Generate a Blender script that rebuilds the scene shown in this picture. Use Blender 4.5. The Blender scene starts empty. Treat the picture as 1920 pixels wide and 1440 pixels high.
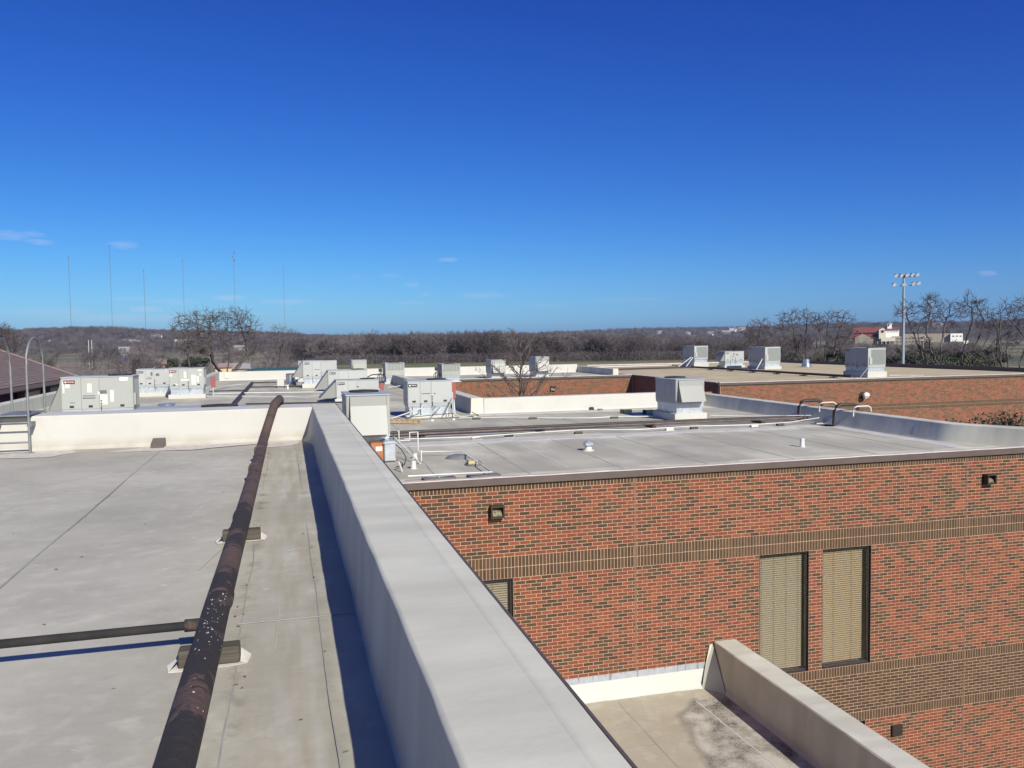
import bpy, math, random
import numpy as np
from mathutils import Matrix, Vector
R = math.radians
random.seed(7)
rng = np.random.default_rng(7)
scn = bpy.context.scene
C = scn.collection

# ------------------------------------------------------------------ camera
cam_d = bpy.data.cameras.new("camera")
cam = bpy.data.objects.new("camera", cam_d); C.objects.link(cam)
PSI, TH, RO = 0.2657, 0.0534, -0.0134
cam_d.sensor_width = 36.0; cam_d.lens = 1554.2/1920*36.0
cam_d.clip_start = 0.05; cam_d.clip_end = 20000
F = Vector((math.sin(PSI)*math.cos(TH), math.cos(PSI)*math.cos(TH), -math.sin(TH)))
Rv = Vector((math.cos(PSI), -math.sin(PSI), 0)); U = Rv.cross(F)
R2 = Rv*math.cos(RO)+U*math.sin(RO); U2 = -Rv*math.sin(RO)+U*math.cos(RO)
cam.matrix_world = Matrix(((R2.x, U2.x, -F.x, 0), (R2.y, U2.y, -F.y, 0), (R2.z, U2.z, -F.z, 0), (0, 0, 0, 1)))
scn.camera = cam
# ------------------------------------------------------------------ light
SUN = Vector((0.35, -1.5, 1.0)).normalized()          # towards the sun
sun_d = bpy.data.lights.new("sun", 'SUN'); sun_d.energy = 5.0; sun_d.angle = R(0.53); sun_d.color = (1.0, 0.955, 0.86)
sun = bpy.data.objects.new("sun", sun_d); C.objects.link(sun)
sun.rotation_euler = SUN.to_track_quat('Z', 'Y').to_euler(); sun.location = (0, 0, 30)
world = bpy.data.worlds.new("World"); scn.world = world; world.use_nodes = True
wn = world.node_tree.nodes; wl = world.node_tree.links; wn.clear()
def N(nt, typ, **kw):
    n = nt.nodes.new(typ)
    for k, v in kw.items():
        if k.startswith('i_'): n.inputs[int(k[2:]) if k[2:].isdigit() else k[2:]].default_value = v
        else: setattr(n, k, v)
    return n
wt = world.node_tree
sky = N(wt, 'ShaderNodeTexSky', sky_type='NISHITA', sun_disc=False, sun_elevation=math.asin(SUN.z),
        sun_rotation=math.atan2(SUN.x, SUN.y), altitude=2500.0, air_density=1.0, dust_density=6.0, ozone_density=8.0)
hsv = N(wt, 'ShaderNodeHueSaturation'); hsv.inputs['Saturation'].default_value = 1.0; hsv.inputs['Value'].default_value = 1.0
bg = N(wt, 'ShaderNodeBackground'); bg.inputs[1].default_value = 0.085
wo = N(wt, 'ShaderNodeOutputWorld')
ssep = N(wt, 'ShaderNodeSeparateColor'); wl.new(sky.outputs[0], ssep.inputs[0]); scomb = N(wt, 'ShaderNodeCombineColor')
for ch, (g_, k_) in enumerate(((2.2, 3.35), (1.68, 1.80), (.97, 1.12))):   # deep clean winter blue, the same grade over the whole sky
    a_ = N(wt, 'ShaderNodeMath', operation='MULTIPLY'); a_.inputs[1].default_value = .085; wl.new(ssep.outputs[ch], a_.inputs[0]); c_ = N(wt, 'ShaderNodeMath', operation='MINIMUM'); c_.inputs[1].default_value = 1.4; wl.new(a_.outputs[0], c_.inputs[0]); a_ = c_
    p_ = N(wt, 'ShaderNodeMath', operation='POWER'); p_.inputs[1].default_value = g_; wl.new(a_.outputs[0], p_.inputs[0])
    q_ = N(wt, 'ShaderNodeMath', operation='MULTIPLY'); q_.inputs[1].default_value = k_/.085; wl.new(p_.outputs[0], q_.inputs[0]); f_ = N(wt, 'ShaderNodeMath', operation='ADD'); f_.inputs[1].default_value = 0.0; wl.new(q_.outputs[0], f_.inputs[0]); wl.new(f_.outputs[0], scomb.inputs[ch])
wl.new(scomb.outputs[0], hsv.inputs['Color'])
# thin far clouds low over the horizon, set by azimuth / elevation
tcw = N(wt, 'ShaderNodeTexCoord'); sx = N(wt, 'ShaderNodeSeparateXYZ'); wl.new(tcw.outputs['Generated'], sx.inputs[0])
def WM(op, a, b=None, c=None):
    n = N(wt, 'ShaderNodeMath', operation=op)
    for i, v in enumerate((a, b, c)):
        if v is None: continue
        if isinstance(v, (int, float)): n.inputs[i].default_value = v
        else: wl.new(v, n.inputs[i])
    return n.outputs[0]
az = WM('ARCTAN2', sx.outputs[0], sx.outputs[1]); el = WM('ARCSINE', sx.outputs[2])
nzc = N(wt, 'ShaderNodeCombineXYZ'); wl.new(WM('MULTIPLY', az, 22.0), nzc.inputs[0]); wl.new(WM('MULTIPLY', el, 150.0), nzc.inputs[1])
wno = N(wt, 'ShaderNodeTexNoise'); wno.inputs['Scale'].default_value = 2.6; wno.inputs['Detail'].default_value = 9; wno.inputs['Roughness'].default_value = .65; wl.new(nzc.outputs[0], wno.inputs['Vector'])
noi = WM('MULTIPLY', WM('SUBTRACT', wno.outputs[0], 0.5), 2.6)
def pix(x, y):                                        # direction of a cloud in the sky
    d = F + R2*((x-960)/1554.2) - U2*((y-720)/1554.2); d.normalize()
    return math.atan2(d.x, d.y), math.asin(d.z)
tot = None
for (cx, cy, w_, h_, s_) in ((18, 441, 36, 9, .34), (58, 440, 26, 6, .28), (74, 454, 26, 6, .34), (231, 459, 26, 8, .34), (838, 487, 24, 5, .36), (905, 554, 60, 7, .26),
        (730, 517, 30, 4, .2), (772, 534, 18, 5, .28), (668, 518, 16, 5, .16), (430, 558, 36, 6, .42), (540, 566, 60, 6, .32), (272, 580, 32, 6, .42), (245, 560, 40, 4, .26),
        (1853, 512, 18, 5, .36), (330, 566, 60, 5, .22), (90, 585, 90, 8, .22), (240, 596, 160, 9, .25), (1030, 572, 60, 5, .13), (1180, 562, 90, 5, .13), (770, 568, 40, 4, .2), (800, 552, 16, 4, .2)):
    a0, e0 = pix(cx, cy)
    u = WM('DIVIDE', WM('SUBTRACT', az, a0), w_/1554.2*.95); v = WM('DIVIDE', WM('SUBTRACT', el, e0), h_/1554.2*1.0)
    d2 = WM('ADD', WM('MULTIPLY', u, u), WM('MULTIPLY', v, v))
    m = WM('MULTIPLY', WM('MAXIMUM', WM('MINIMUM', WM('ADD', WM('SUBTRACT', 1.0, d2), noi), 1.0), 0.0), s_*.62)
    tot = m if tot is None else WM('MAXIMUM', tot, m)
mixc = N(wt, 'ShaderNodeMixRGB'); mixc.inputs['Color2'].default_value = (6.6, 6.8, 8.6, 1)
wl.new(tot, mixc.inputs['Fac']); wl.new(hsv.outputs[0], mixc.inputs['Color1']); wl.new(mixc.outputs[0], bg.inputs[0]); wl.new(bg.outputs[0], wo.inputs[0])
scn.view_settings.view_transform = 'Standard'; scn.view_settings.look = 'None'
scn.view_settings.gamma = 1; scn.view_settings.exposure = 0.28; scn.view_settings.use_curve_mapping = False
scn.cycles.volume_bounces = 0; scn.cycles.max_bounces = 6; scn.cycles.transparent_max_bounces = 12

# ------------------------------------------------------------------ materials
def mat(name, c1, c2=None, scale=3.0, rough=0.8, metal=0.0, bump=0.0, bscale=40.0, detail=6, lo=0.35, hi=0.65, c3=None, s3=0.6, lo3=.5, hi3=.7,
        vec=(1, 1, 1), spec=0.5, rnd=0.0, custom=None):
    m = bpy.data.materials.new(name); m.use_nodes = True; nt = m.node_tree; b = nt.nodes['Principled BSDF']; L = nt.links
    b.inputs['Roughness'].default_value = rough; b.inputs['Metallic'].default_value = metal; b.inputs['Specular IOR Level'].default_value = spec
    tc = N(nt, 'ShaderNodeTexCoord'); mp = N(nt, 'ShaderNodeMapping'); mp.inputs['Scale'].default_value = vec
    L.new(tc.outputs['Object'], mp.inputs['Vector'])
    def noise(s, det=detail, rg=.6):
        n = N(nt, 'ShaderNodeTexNoise'); n.inputs['Scale'].default_value = s; n.inputs['Detail'].default_value = det; n.inputs['Roughness'].default_value = rg
        L.new(mp.outputs[0], n.inputs['Vector']); return n
    def ramp(src, a, z, ca=(0, 0, 0, 1), cz=(1, 1, 1, 1)):
        r = N(nt, 'ShaderNodeValToRGB'); r.color_ramp.elements[0].position = a; r.color_ramp.elements[1].position = z
        r.color_ramp.elements[0].color = ca; r.color_ramp.elements[1].color = cz; L.new(src, r.inputs[0]); return r.outputs[0]
    def mix(f, a, z, mode='MIX'):
        n = N(nt, 'ShaderNodeMixRGB', blend_type=mode)
        for i, v in ((0, f), (1, a), (2, z)):
            if hasattr(v, 'is_output'): L.new(v, n.inputs[i])
            elif i == 0: n.inputs[0].default_value = v
            else: n.inputs[i].default_value = (*v[:3], 1)
        return n.outputs[0]
    col = c1
    if c2: col = mix(ramp(noise(scale).outputs[0], lo, hi), c1, c2)
    if c3: col = mix(ramp(noise(s3, 5).outputs[0], lo3, hi3), col, c3)
    if rnd:
        oi = N(nt, 'ShaderNodeObjectInfo'); h = N(nt, 'ShaderNodeHueSaturation')
        mr = N(nt, 'ShaderNodeMapRange'); mr.inputs['To Min'].default_value = 1-rnd; mr.inputs['To Max'].default_value = 1+rnd
        L.new(oi.outputs['Random'], mr.inputs[0]); L.new(mr.outputs[0], h.inputs['Value'])
        if hasattr(col, 'is_output'): L.new(col, h.inputs['Color'])
        else: h.inputs['Color'].default_value = (*col, 1)
        col = h.outputs[0]
    kit = dict(nt=nt, L=L, tc=tc, mp=mp, noise=noise, ramp=ramp, mix=mix, b=b)
    if custom: col = custom(kit, col)
    if hasattr(col, 'is_output'): L.new(col, b.inputs['Base Color'])
    else: b.inputs['Base Color'].default_value = (*col, 1)
    if bump:
        bn = noise(bscale, 4); bp = N(nt, 'ShaderNodeBump'); bp.inputs['Strength'].default_value = bump; bp.inputs['Distance'].default_value = 0.02
        L.new(bn.outputs[0], bp.inputs['Height']); L.new(bp.outputs[0], b.inputs['Normal'])
    return m
def emath(k, op, a, b=None):
    n = N(k['nt'], 'ShaderNodeMath', operation=op)
    for i, v in enumerate((a, b)):
        if v is None: continue
        if hasattr(v, 'is_output'): k['L'].new(v, n.inputs[i])
        else: n.inputs[i].default_value = v
    return n.outputs[0]
def xyz(k):
    s = N(k['nt'], 'ShaderNodeSeparateXYZ'); k['L'].new(k['tc'].outputs['Object'], s.inputs[0]); return s.outputs
def spots(k, col, scale, thr, colour, jitter=1.0):
    v = N(k['nt'], 'ShaderNodeTexVoronoi'); v.inputs['Scale'].default_value = scale; v.inputs['Randomness'].default_value = jitter
    n = N(k['nt'], 'ShaderNodeTexNoise'); n.inputs['Scale'].default_value = scale*2.3; k['L'].new(k['mp'].outputs[0], n.inputs['Vector'])
    va = N(k['nt'], 'ShaderNodeVectorMath', operation='MULTIPLY_ADD'); va.inputs[1].default_value = (.18/scale*3,)*3
    k['L'].new(n.outputs['Color'], va.inputs[0]); k['L'].new(k['mp'].outputs[0], va.inputs[2]); k['L'].new(va.outputs[0], v.inputs['Vector'])
    sel = emath(k, 'GREATER_THAN', N_sep(k, v.outputs['Color']), .62)
    m = emath(k, 'MULTIPLY', k['ramp'](v.outputs['Distance'], thr, thr*.5, (0, 0, 0, 1), (1, 1, 1, 1)) if False else emath(k, 'LESS_THAN', v.outputs['Distance'], thr), sel)
    return k['mix'](emath(k, 'MULTIPLY', m, .55), col, colour)
def N_sep(k, c):
    s = N(k['nt'], 'ShaderNodeSeparateColor'); k['L'].new(c, s.inputs[0]); return s.outputs[0]

def roof_left_c(k, col):
    X, Y, Z = xyz(k)
    st = N(k['nt'], 'ShaderNodeTexNoise'); st.inputs['Scale'].default_value = 1.0; st.inputs['Detail'].default_value = 5
    cx = N(k['nt'], 'ShaderNodeCombineXYZ'); k['L'].new(emath(k, 'MULTIPLY', X, 9.0), cx.inputs[0]); k['L'].new(emath(k, 'MULTIPLY', Y, .9), cx.inputs[1])
    k['L'].new(cx.outputs[0], st.inputs['Vector'])
    # warm dirty strip between the pipe and the parapet
    strip = emath(k, 'SUBTRACT', 1.0, emath(k, 'MINIMUM', emath(k, 'MULTIPLY', emath(k, 'ABSOLUTE', emath(k, 'ADD', X, 0.0)), 2.6), 1.0))
    f = emath(k, 'MULTIPLY', strip, k['ramp'](st.outputs[0], .38, .62))
    col = k['mix'](emath(k, 'MULTIPLY', f, .8), col, (.33, .285, .19))
    col = k['mix'](emath(k, 'MULTIPLY', k['ramp'](k['noise'](.45, 5).outputs[0], .42, .66), .5), col, (.28, .265, .21))
    gx = emath(k, 'MAXIMUM', emath(k, 'SUBTRACT', 1.0, emath(k, 'MULTIPLY', emath(k, 'ABSOLUTE', emath(k, 'SUBTRACT', X, .15)), 14.0)), 0.0)
    col = k['mix'](emath(k, 'MULTIPLY', emath(k, 'MULTIPLY', gx, k['ramp'](k['noise'](4, 6).outputs[0], .4, .6)), .6), col, (.25, .25, .17))
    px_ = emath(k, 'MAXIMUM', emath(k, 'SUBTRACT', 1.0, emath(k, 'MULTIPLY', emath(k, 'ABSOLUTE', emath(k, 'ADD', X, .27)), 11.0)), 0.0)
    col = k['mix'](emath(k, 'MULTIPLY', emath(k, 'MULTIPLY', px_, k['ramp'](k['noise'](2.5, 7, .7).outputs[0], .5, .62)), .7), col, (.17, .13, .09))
    col = k['mix'](emath(k, 'MULTIPLY', k['ramp'](k['noise'](1.9, 8, .72).outputs[0], .55, .7), .45), col, (.30, .285, .22))
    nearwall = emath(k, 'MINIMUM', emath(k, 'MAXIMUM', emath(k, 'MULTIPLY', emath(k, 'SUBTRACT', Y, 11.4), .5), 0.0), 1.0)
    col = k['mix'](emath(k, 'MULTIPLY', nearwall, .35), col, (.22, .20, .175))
    col = spots(k, col, 3.2, .05, (.62, .60, .55)); col = spots(k, col, 9, .07, (.5, .49, .45))
    return col
M = {}
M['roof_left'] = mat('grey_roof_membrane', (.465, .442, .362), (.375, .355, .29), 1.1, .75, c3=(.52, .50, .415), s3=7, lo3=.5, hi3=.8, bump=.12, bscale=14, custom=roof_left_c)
def dirty(k, col):
    X, Y, Z = xyz(k)
    st = N(k['nt'], 'ShaderNodeTexNoise'); st.inputs['Scale'].default_value = 1.0; st.inputs['Detail'].default_value = 6
    cx = N(k['nt'], 'ShaderNodeCombineXYZ'); k['L'].new(emath(k, 'MULTIPLY', X, 1.1), cx.inputs[0]); k['L'].new(emath(k, 'MULTIPLY', Y, .35), cx.inputs[1])
    k['L'].new(cx.outputs[0], st.inputs['Vector'])
    col = k['mix'](k['ramp'](st.outputs[0], .35, .62), col, k['mix'](.8, col, (.32, .30, .235)))
    nn = emath(k, 'MULTIPLY', emath(k, 'SUBTRACT', k['noise'](.8, 6).outputs[0], .5), 2.6)
    bands = 0
    for y0, w_ in ((20.15, .75), (27.3, .45), (15.0, .28)):
        d = emath(k, 'DIVIDE', emath(k, 'ABSOLUTE', emath(k, 'SUBTRACT', Y, y0)), w_)
        b = emath(k, 'MAXIMUM', emath(k, 'MINIMUM', emath(k, 'ADD', emath(k, 'SUBTRACT', 1.0, d), nn), 1.0), 0.0)
        col = k['mix'](emath(k, 'MULTIPLY', b, .7), col, (.66, .635, .52))
    pud = k['ramp'](k['noise'](.22, 4).outputs[0], .56, .62)
    return k['mix'](emath(k, 'MULTIPLY', pud, .4), col, (.25, .225, .20))
M['roof_big'] = mat('weathered_roof_membrane', (.465, .445, .35), (.40, .38, .30), .7, .8, c3=(.59, .565, .46), s3=.33, lo3=.5, hi3=.72, bump=.1, bscale=10, custom=dirty)
def roof_low_c(k, col):
    X, Y, Z = xyz(k)
    # dried puddle beside the parapet
    g = emath(k, 'ADD', emath(k, 'MULTIPLY', emath(k, 'SUBTRACT', 14.15, Y), .33), 6.1)      # left limit grows to the viewer
    nn = emath(k, 'MULTIPLY', emath(k, 'SUBTRACT', k['noise'](2.2, 6).outputs[0], .5), 1.1)
    ax = emath(k, 'SUBTRACT', X, emath(k, 'SUBTRACT', 7.25, emath(k, 'MULTIPLY', emath(k, 'SUBTRACT', 13.95, Y), .75)))
    ax = emath(k, 'MAXIMUM', ax, emath(k, 'SUBTRACT', X, 6.62))if False else ax
    lim = emath(k, 'MAXIMUM', emath(k, 'SUBTRACT', 7.25, emath(k, 'MULTIPLY', emath(k, 'SUBTRACT', 13.95, Y), 1.0)), emath(k, 'SUBTRACT', 6.75, emath(k, 'MULTIPLY', emath(k, 'SUBTRACT', 13.4, Y), .22)))
    d = emath(k, 'ADD', emath(k, 'SUBTRACT', X, lim), emath(k, 'MULTIPLY', nn, .35))
    inside = k['ramp'](emath(k, 'ADD', emath(k, 'MULTIPLY', d, 3.0), .5), .48, .56)
    edge = emath(k, 'SUBTRACT', 1.0, emath(k, 'MINIMUM', emath(k, 'MULTIPLY', emath(k, 'ABSOLUTE', d), 7.0), 1.0))
    ins2 = emath(k, 'MULTIPLY', inside, emath(k, 'LESS_THAN', Y, 13.95))
    blot = k['ramp'](k['noise'](1.3, 6, .65).outputs[0], .42, .62)
    fine = k['ramp'](k['noise'](30, 5, .8).outputs[0], .45, .55)
    dk = emath(k, 'MULTIPLY', blot, emath(k, 'ADD', emath(k, 'MULTIPLY', fine, .5), .45))
    c = k['mix'](dk, (.48, .445, .37), (.032, .027, .02))
    col = k['mix'](ins2, col, c)
    col = k['mix'](emath(k, 'MULTIPLY', emath(k, 'MULTIPLY', edge, emath(k, 'LESS_THAN', Y, 14.05)), .55), col, (.15, .135, .11))
    return col
M['roof_low'] = mat('tan_roof_membrane', (.41, .37, .275), (.36, .32, .235), 1.2, .8, c3=(.45, .415, .32), s3=4, bump=.1, bscale=12, custom=roof_low_c)
def cap_c(k, col):
    X, Y, Z = xyz(k)
    cx = N(k['nt'], 'ShaderNodeCombineXYZ'); k['L'].new(emath(k, 'MULTIPLY', X, .8), cx.inputs[0]); k['L'].new(emath(k, 'MULTIPLY', Y, 3.0), cx.inputs[1]); k['L'].new(emath(k, 'MULTIPLY', Z, .6), cx.inputs[2])
    st = N(k['nt'], 'ShaderNodeTexNoise'); st.inputs['Scale'].default_value = 1.0; st.inputs['Detail'].default_value = 6; k['L'].new(cx.outputs[0], st.inputs['Vector'])
    col = k['mix'](emath(k, 'MULTIPLY', k['ramp'](st.outputs[0], .42, .66), .7), col, (.43, .415, .34))
    return spots(k, col, 5, .045, (.75, .74, .7))
M['cap'] = mat('pale_parapet_membrane', (.57, .56, .465), (.515, .505, .415), 1.4, .72, c3=(.465, .455, .375), s3=.7, lo3=.52, hi3=.75, bump=.16, bscale=6, custom=cap_c)
def white_c(k, col):
    X, Y, Z = xyz(k)
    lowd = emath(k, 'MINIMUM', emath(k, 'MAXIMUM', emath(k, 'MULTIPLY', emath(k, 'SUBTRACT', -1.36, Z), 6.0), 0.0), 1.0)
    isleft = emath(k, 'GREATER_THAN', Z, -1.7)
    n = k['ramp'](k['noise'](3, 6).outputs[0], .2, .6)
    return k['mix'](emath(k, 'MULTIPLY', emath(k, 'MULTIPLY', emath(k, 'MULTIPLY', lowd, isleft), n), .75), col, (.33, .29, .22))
M['white'] = mat('white_membrane_wall', (.485, .475, .43), (.45, .442, .40), .9, .75, c3=(.42, .405, .34), s3=2.5, lo3=.58, hi3=.85, bump=.2, bscale=4, custom=white_c)
M['paint_patch'] = mat('pale_sealant', (.52, .48, .43), (.40, .36, .31), 14, .8, lo=.5, hi=.62, bump=.3, bscale=30)
M['seam'] = mat('seam_dirt', (.27, .26, .245), (.33, .32, .30), 6, .85)
M['seam2'] = mat('roof_seam_dirt', (.27, .245, .22), (.36, .34, .32), 2, .85)
M['seam_pale'] = mat('pale_seam', (.52, .50, .47), (.42, .40, .38), 3, .85)
M['fascia'] = mat('brown_metal_fascia', (.105, .078, .068), (.085, .063, .056), 2, .5, spec=.4)
M['edge'] = mat('roof_edge_strip', (.60, .56, .52), (.45, .42, .39), 3, .7, bump=.2)
M['mortar'] = mat('mortar', (.46, .31, .205), (.40, .265, .175), 3, .95, bump=.3, bscale=80)
M['mortar2'] = mat('far_mortar', (.44, .29, .19), (.38, .25, .165), 3, .95)
RED = [(.215, .066, .036), (.19, .058, .033), (.165, .056, .033), (.238, .077, .039)]
DRK = [(.082, .051, .029), (.068, .042, .026), (.10, .058, .032)]
M['reds'] = [mat('red_brick_face', c, tuple(v*.78 for v in c), 9, .9, bump=.35, bscale=120, spec=.25) for c in RED]
M['darks'] = [mat('dark_brick_face', c, tuple(v*.8 for v in c), 9, .85, bump=.35, bscale=120, spec=.3) for c in DRK]
def bt(name, c1, c2, mortar):
    def f(k, col):
        b = N(k['nt'], 'ShaderNodeTexBrick'); b.inputs['Color1'].default_value = (*c1, 1); b.inputs['Color2'].default_value = (*c2, 1); b.inputs['Mortar'].default_value = (*mortar, 1)
        b.inputs['Scale'].default_value = 1; b.inputs['Mortar Size'].default_value = .006; b.inputs['Brick Width'].default_value = .2032; b.inputs['Row Height'].default_value = .0677
        X, Y, Z = xyz(k); cx = N(k['nt'], 'ShaderNodeCombineXYZ'); k['L'].new(emath(k, 'ADD', X, Y), cx.inputs[0]); k['L'].new(Z, cx.inputs[1]); k['L'].new(cx.outputs[0], b.inputs['Vector'])
        return b.outputs[0]
    return mat(name, c1, rough=.9, custom=f)
M['brickside'] = bt('brick_side_wall', (.21, .06, .035), (.07, .04, .024), (.45, .32, .22))
M['concrete'] = mat('plain_wall', (.3, .27, .23), (.25, .22, .19), 1, .9)
M['gravel'] = mat('tan_gravel_surface', (.50, .42, .26), (.33, .27, .17), 26, .95, lo=.3, hi=.7, c3=(.54, .455, .30), s3=.5, lo3=.45, hi3=.75, bump=.7, bscale=60)
M['gal'] = mat('galvanised_metal', (.50, .54, .57), (.38, .42, .46), 5, .42, metal=.55, c3=(.62, .65, .66), s3=9, lo3=.55, hi3=.7)
M['alu'] = mat('bare_aluminium', (.60, .61, .62), (.5, .52, .54), 5, .28, metal=.9)
M['hvac'] = mat('pale_green_grey_cabinet', (.335, .347, .318), (.323, .335, .306), 1.2, .5, c3=(.305, .32, .29), s3=.8, rnd=.04)
M['hvac2'] = mat('pale_grey_cabinet', (.37, .378, .362), (.357, .365, .35), 1.2, .5, c3=(.33, .343, .333), s3=.8, rnd=.04)
M['hvactop'] = mat('cabinet_top', (.35, .38, .39), (.31, .34, .35), 2, .45)
M['hood'] = mat('hood_sheet', (.225, .232, .21), (.216, .222, .202), 1.5, .45)
M['groove'] = mat('dark_gap', (.16, .18, .17), rough=.8)
M['black'] = mat('black_plastic', (.02, .02, .022), rough=.5)
M['fanblk'] = mat('fan_opening', (.022, .024, .028), (.012, .013, .015), 8, .7)
M['plate_red'] = mat('red_nameplate', (.17, .02, .024), rough=.4)
M['plate_blk'] = mat('black_nameplate', (.03, .03, .035), rough=.4)
M['ink_white'] = mat('white_lettering', (.8, .8, .8), rough=.5)
M['sticker'] = mat('pale_sticker', (.58, .58, .51), (.54, .54, .47), 30, .6)
M['sticker2'] = mat('cream_sticker', (.62, .58, .47), rough=.6)
M['grille'] = mat('coil_fin_grille', (.30, .32, .30), (.22, .24, .23), 30, .6)
M['pvc'] = mat('white_pvc', (.60, .60, .57), (.50, .50, .47), 3, .4)
M['darkpipe'] = mat('dark_iron_pipe', (.045, .032, .03), (.025, .022, .022), 7, .6)
M['brownpipe'] = mat('brown_painted_pipe', (.12, .085, .075), (.06, .045, .042), 4, .6)
M['cable'] = mat('dark_cable', (.05, .05, .055), rough=.6)
def pipe_c(k, col):
    X, Y, Z = xyz(k)
    n = k['noise'](5.5, 7, .65).outputs[0]
    big = k['noise'](1.3, 2).outputs[0]
    bias = emath(k, 'MINIMUM', emath(k, 'MAXIMUM', emath(k, 'MULTIPLY', emath(k, 'SUBTRACT', 7.6, Y), .22), 0.0), .17)
    bias = emath(k, 'SUBTRACT', bias, emath(k, 'MULTIPLY', emath(k, 'SUBTRACT', 1.0, emath(k, 'MINIMUM', emath(k, 'MULTIPLY', emath(k, 'ABSOLUTE', emath(k, 'SUBTRACT', Y, 5.45)), 2.2), 1.0)), .20))
    bias = emath(k, 'SUBTRACT', bias, emath(k, 'MULTIPLY', emath(k, 'SUBTRACT', 1.0, emath(k, 'MINIMUM', emath(k, 'MULTIPLY', emath(k, 'ABSOLUTE', emath(k, 'SUBTRACT', Y, 3.3)), 3.5), 1.0)), .12))
    # lap rings of the wrap
    rings = k['ramp'](emath(k, 'SINE', emath(k, 'ADD', emath(k, 'MULTIPLY', Y, 9.5), emath(k, 'MULTIPLY', big, 6.0))), .93, .99)
    f = k['ramp'](emath(k, 'ADD', emath(k, 'ADD', emath(k, 'MULTIPLY', n, .7), emath(k, 'MULTIPLY', big, .3)), bias), .585, .615)
    c = k['mix'](emath(k, 'MULTIPLY', rings, .6), col, (.035, .025, .025))
    return k['mix'](f, c, (.022, .018, .018))
M['mainpipe'] = mat('flaking_maroon_pipe_paint', (.095, .058, .048), (.068, .043, .037), 3, .9, bump=.8, bscale=18, custom=pipe_c)
M['branch'] = mat('black_flaking_pipe', (.022, .019, .018), (.009, .009, .010), 6, .9, bump=.15, bscale=14)
M['wood'] = mat('weathered_timber', (.085, .074, .052), (.040, .035, .027), 6, .9, vec=(.4, 8, 8), bump=.6, bscale=6, c3=(.11, .10, .08), s3=3)
M['padwhite'] = mat('white_pad_membrane', (.66, .63, .57), (.5, .47, .42), 8, .7)
M['dropping'] = mat('white_dropping', (.50, .49, .45), rough=.8)
M['ladder'] = mat('dull_galvanised_ladder', (.24, .25, .24), (.17, .18, .175), 8, .55, metal=.35)
M['bronze'] = mat('bronze_housing', (.035, .026, .022), rough=.45)
M['lens'] = mat('lamp_lens', (.26, .23, .13), (.05, .045, .03), 22, .15, spec=.8)
M['lenswhite'] = mat('white_lamp_lens', (.85, .83, .78), rough=.3)
M['frame'] = mat('dark_bronze_frame', (.035, .026, .024), (.028, .021, .02), 5, .45)
M['slat'] = mat('tan_blind_slat', (.36, .295, .205), rough=.6)
M['slat2'] = mat('drab_blind_slat', (.285, .255, .195), rough=.6)
M['inside'] = mat('dark_room', (.03, .025, .02), rough=.9)
M['cord'] = mat('blind_cord', (.17, .145, .10), rough=.8)
M['sealant'] = mat('joint_sealant', (.16, .07, .05), rough=.8)
def leadc(k, col):
    X, Y, Z = xyz(k); cx = N(k['nt'], 'ShaderNodeCombineXYZ'); k['L'].new(emath(k, 'MULTIPLY', X, 14.0), cx.inputs[0]); k['L'].new(emath(k, 'MULTIPLY', Z, 2.0), cx.inputs[2])
    st = N(k['nt'], 'ShaderNodeTexNoise'); st.inputs['Scale'].default_value = 1; st.inputs['Detail'].default_value = 5; k['L'].new(cx.outputs[0], st.inputs['Vector'])
    return k['mix'](k['ramp'](st.outputs[0], .55, .68), col, (.10, .09, .08))
M['flashing'] = mat('streaked_metal_flashing', (.33, .36, .39), (.40, .42, .44), 6, .55, metal=.2, custom=leadc)
M['box'] = mat('rust_orange_board', (.36, .15, .06), (.28, .11, .05), 4, .8)
M['pallet'] = mat('pale_timber', (.45, .33, .20), (.36, .26, .16), 6, .85)
M['yellow'] = mat('yellow_foam', (.55, .47, .22), (.42, .36, .2), 20, .9)
M['rubber'] = mat('grey_rubber', (.10, .105, .115), (.14, .145, .155), 12, .85)
M['disc'] = mat('red_disconnect_box', (.26, .07, .06), rough=.6)
M['shingle'] = mat('brown_shingle', (.165, .118, .105), (.20, .145, .128), 6, .9, rnd=.0, c3=(.15, .118, .11), s3=.5)
M['shtrim'] = mat('pale_brown_trim', (.27, .19, .165), rough=.6)
M['redwall'] = bt('small_brick_wall', (.36, .10, .055), (.28, .08, .045), (.42, .2, .14))
M['winglass'] = mat('dark_window_glass', (.02, .035, .035), rough=.15, spec=.8)
M['bark'] = mat('grey_bark', (.105, .088, .078), (.07, .058, .052), 6, .95, bump=.5, bscale=20)
M['twig'] = mat('bare_twig', (.095, .077, .072), (.075, .06, .056), 3, .95)
M['bark_pale'] = mat('pale_bark', (.13, .10, .09), (.085, .065, .06), 5, .95)
M['woodbark'] = mat('woodland_bark', (.085, .070, .073), (.128, .108, .110), .6, .95, rnd=.6)
M['leaf'] = mat('dark_evergreen_leaf', (.040, .047, .024), (.026, .032, .017), 2, .8, rnd=.2, c3=(.058, .062, .032), s3=1.2)
M['hill'] = mat('hill_scrub', (.085, .07, .055), (.13, .105, .07), .01, .95)
M['steel'] = mat('painted_steel_pole', (.30, .33, .36), (.26, .29, .32), 2, .5, metal=.3)
M['mast'] = mat('mast_paint', (.10, .09, .10), rough=.7)
M['cream'] = mat('cream_stucco', (.62, .56, .44), (.56, .50, .39), .2, .9)
M['brightwall'] = mat('white_stucco', (.80, .78, .72), rough=.9)
M['olive'] = mat('olive_beige_wall', (.30, .27, .21), (.26, .235, .18), .2, .9)
M['tile'] = mat('red_tile_roof', (.19, .055, .045), (.15, .045, .038), .5, .85)
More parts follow.
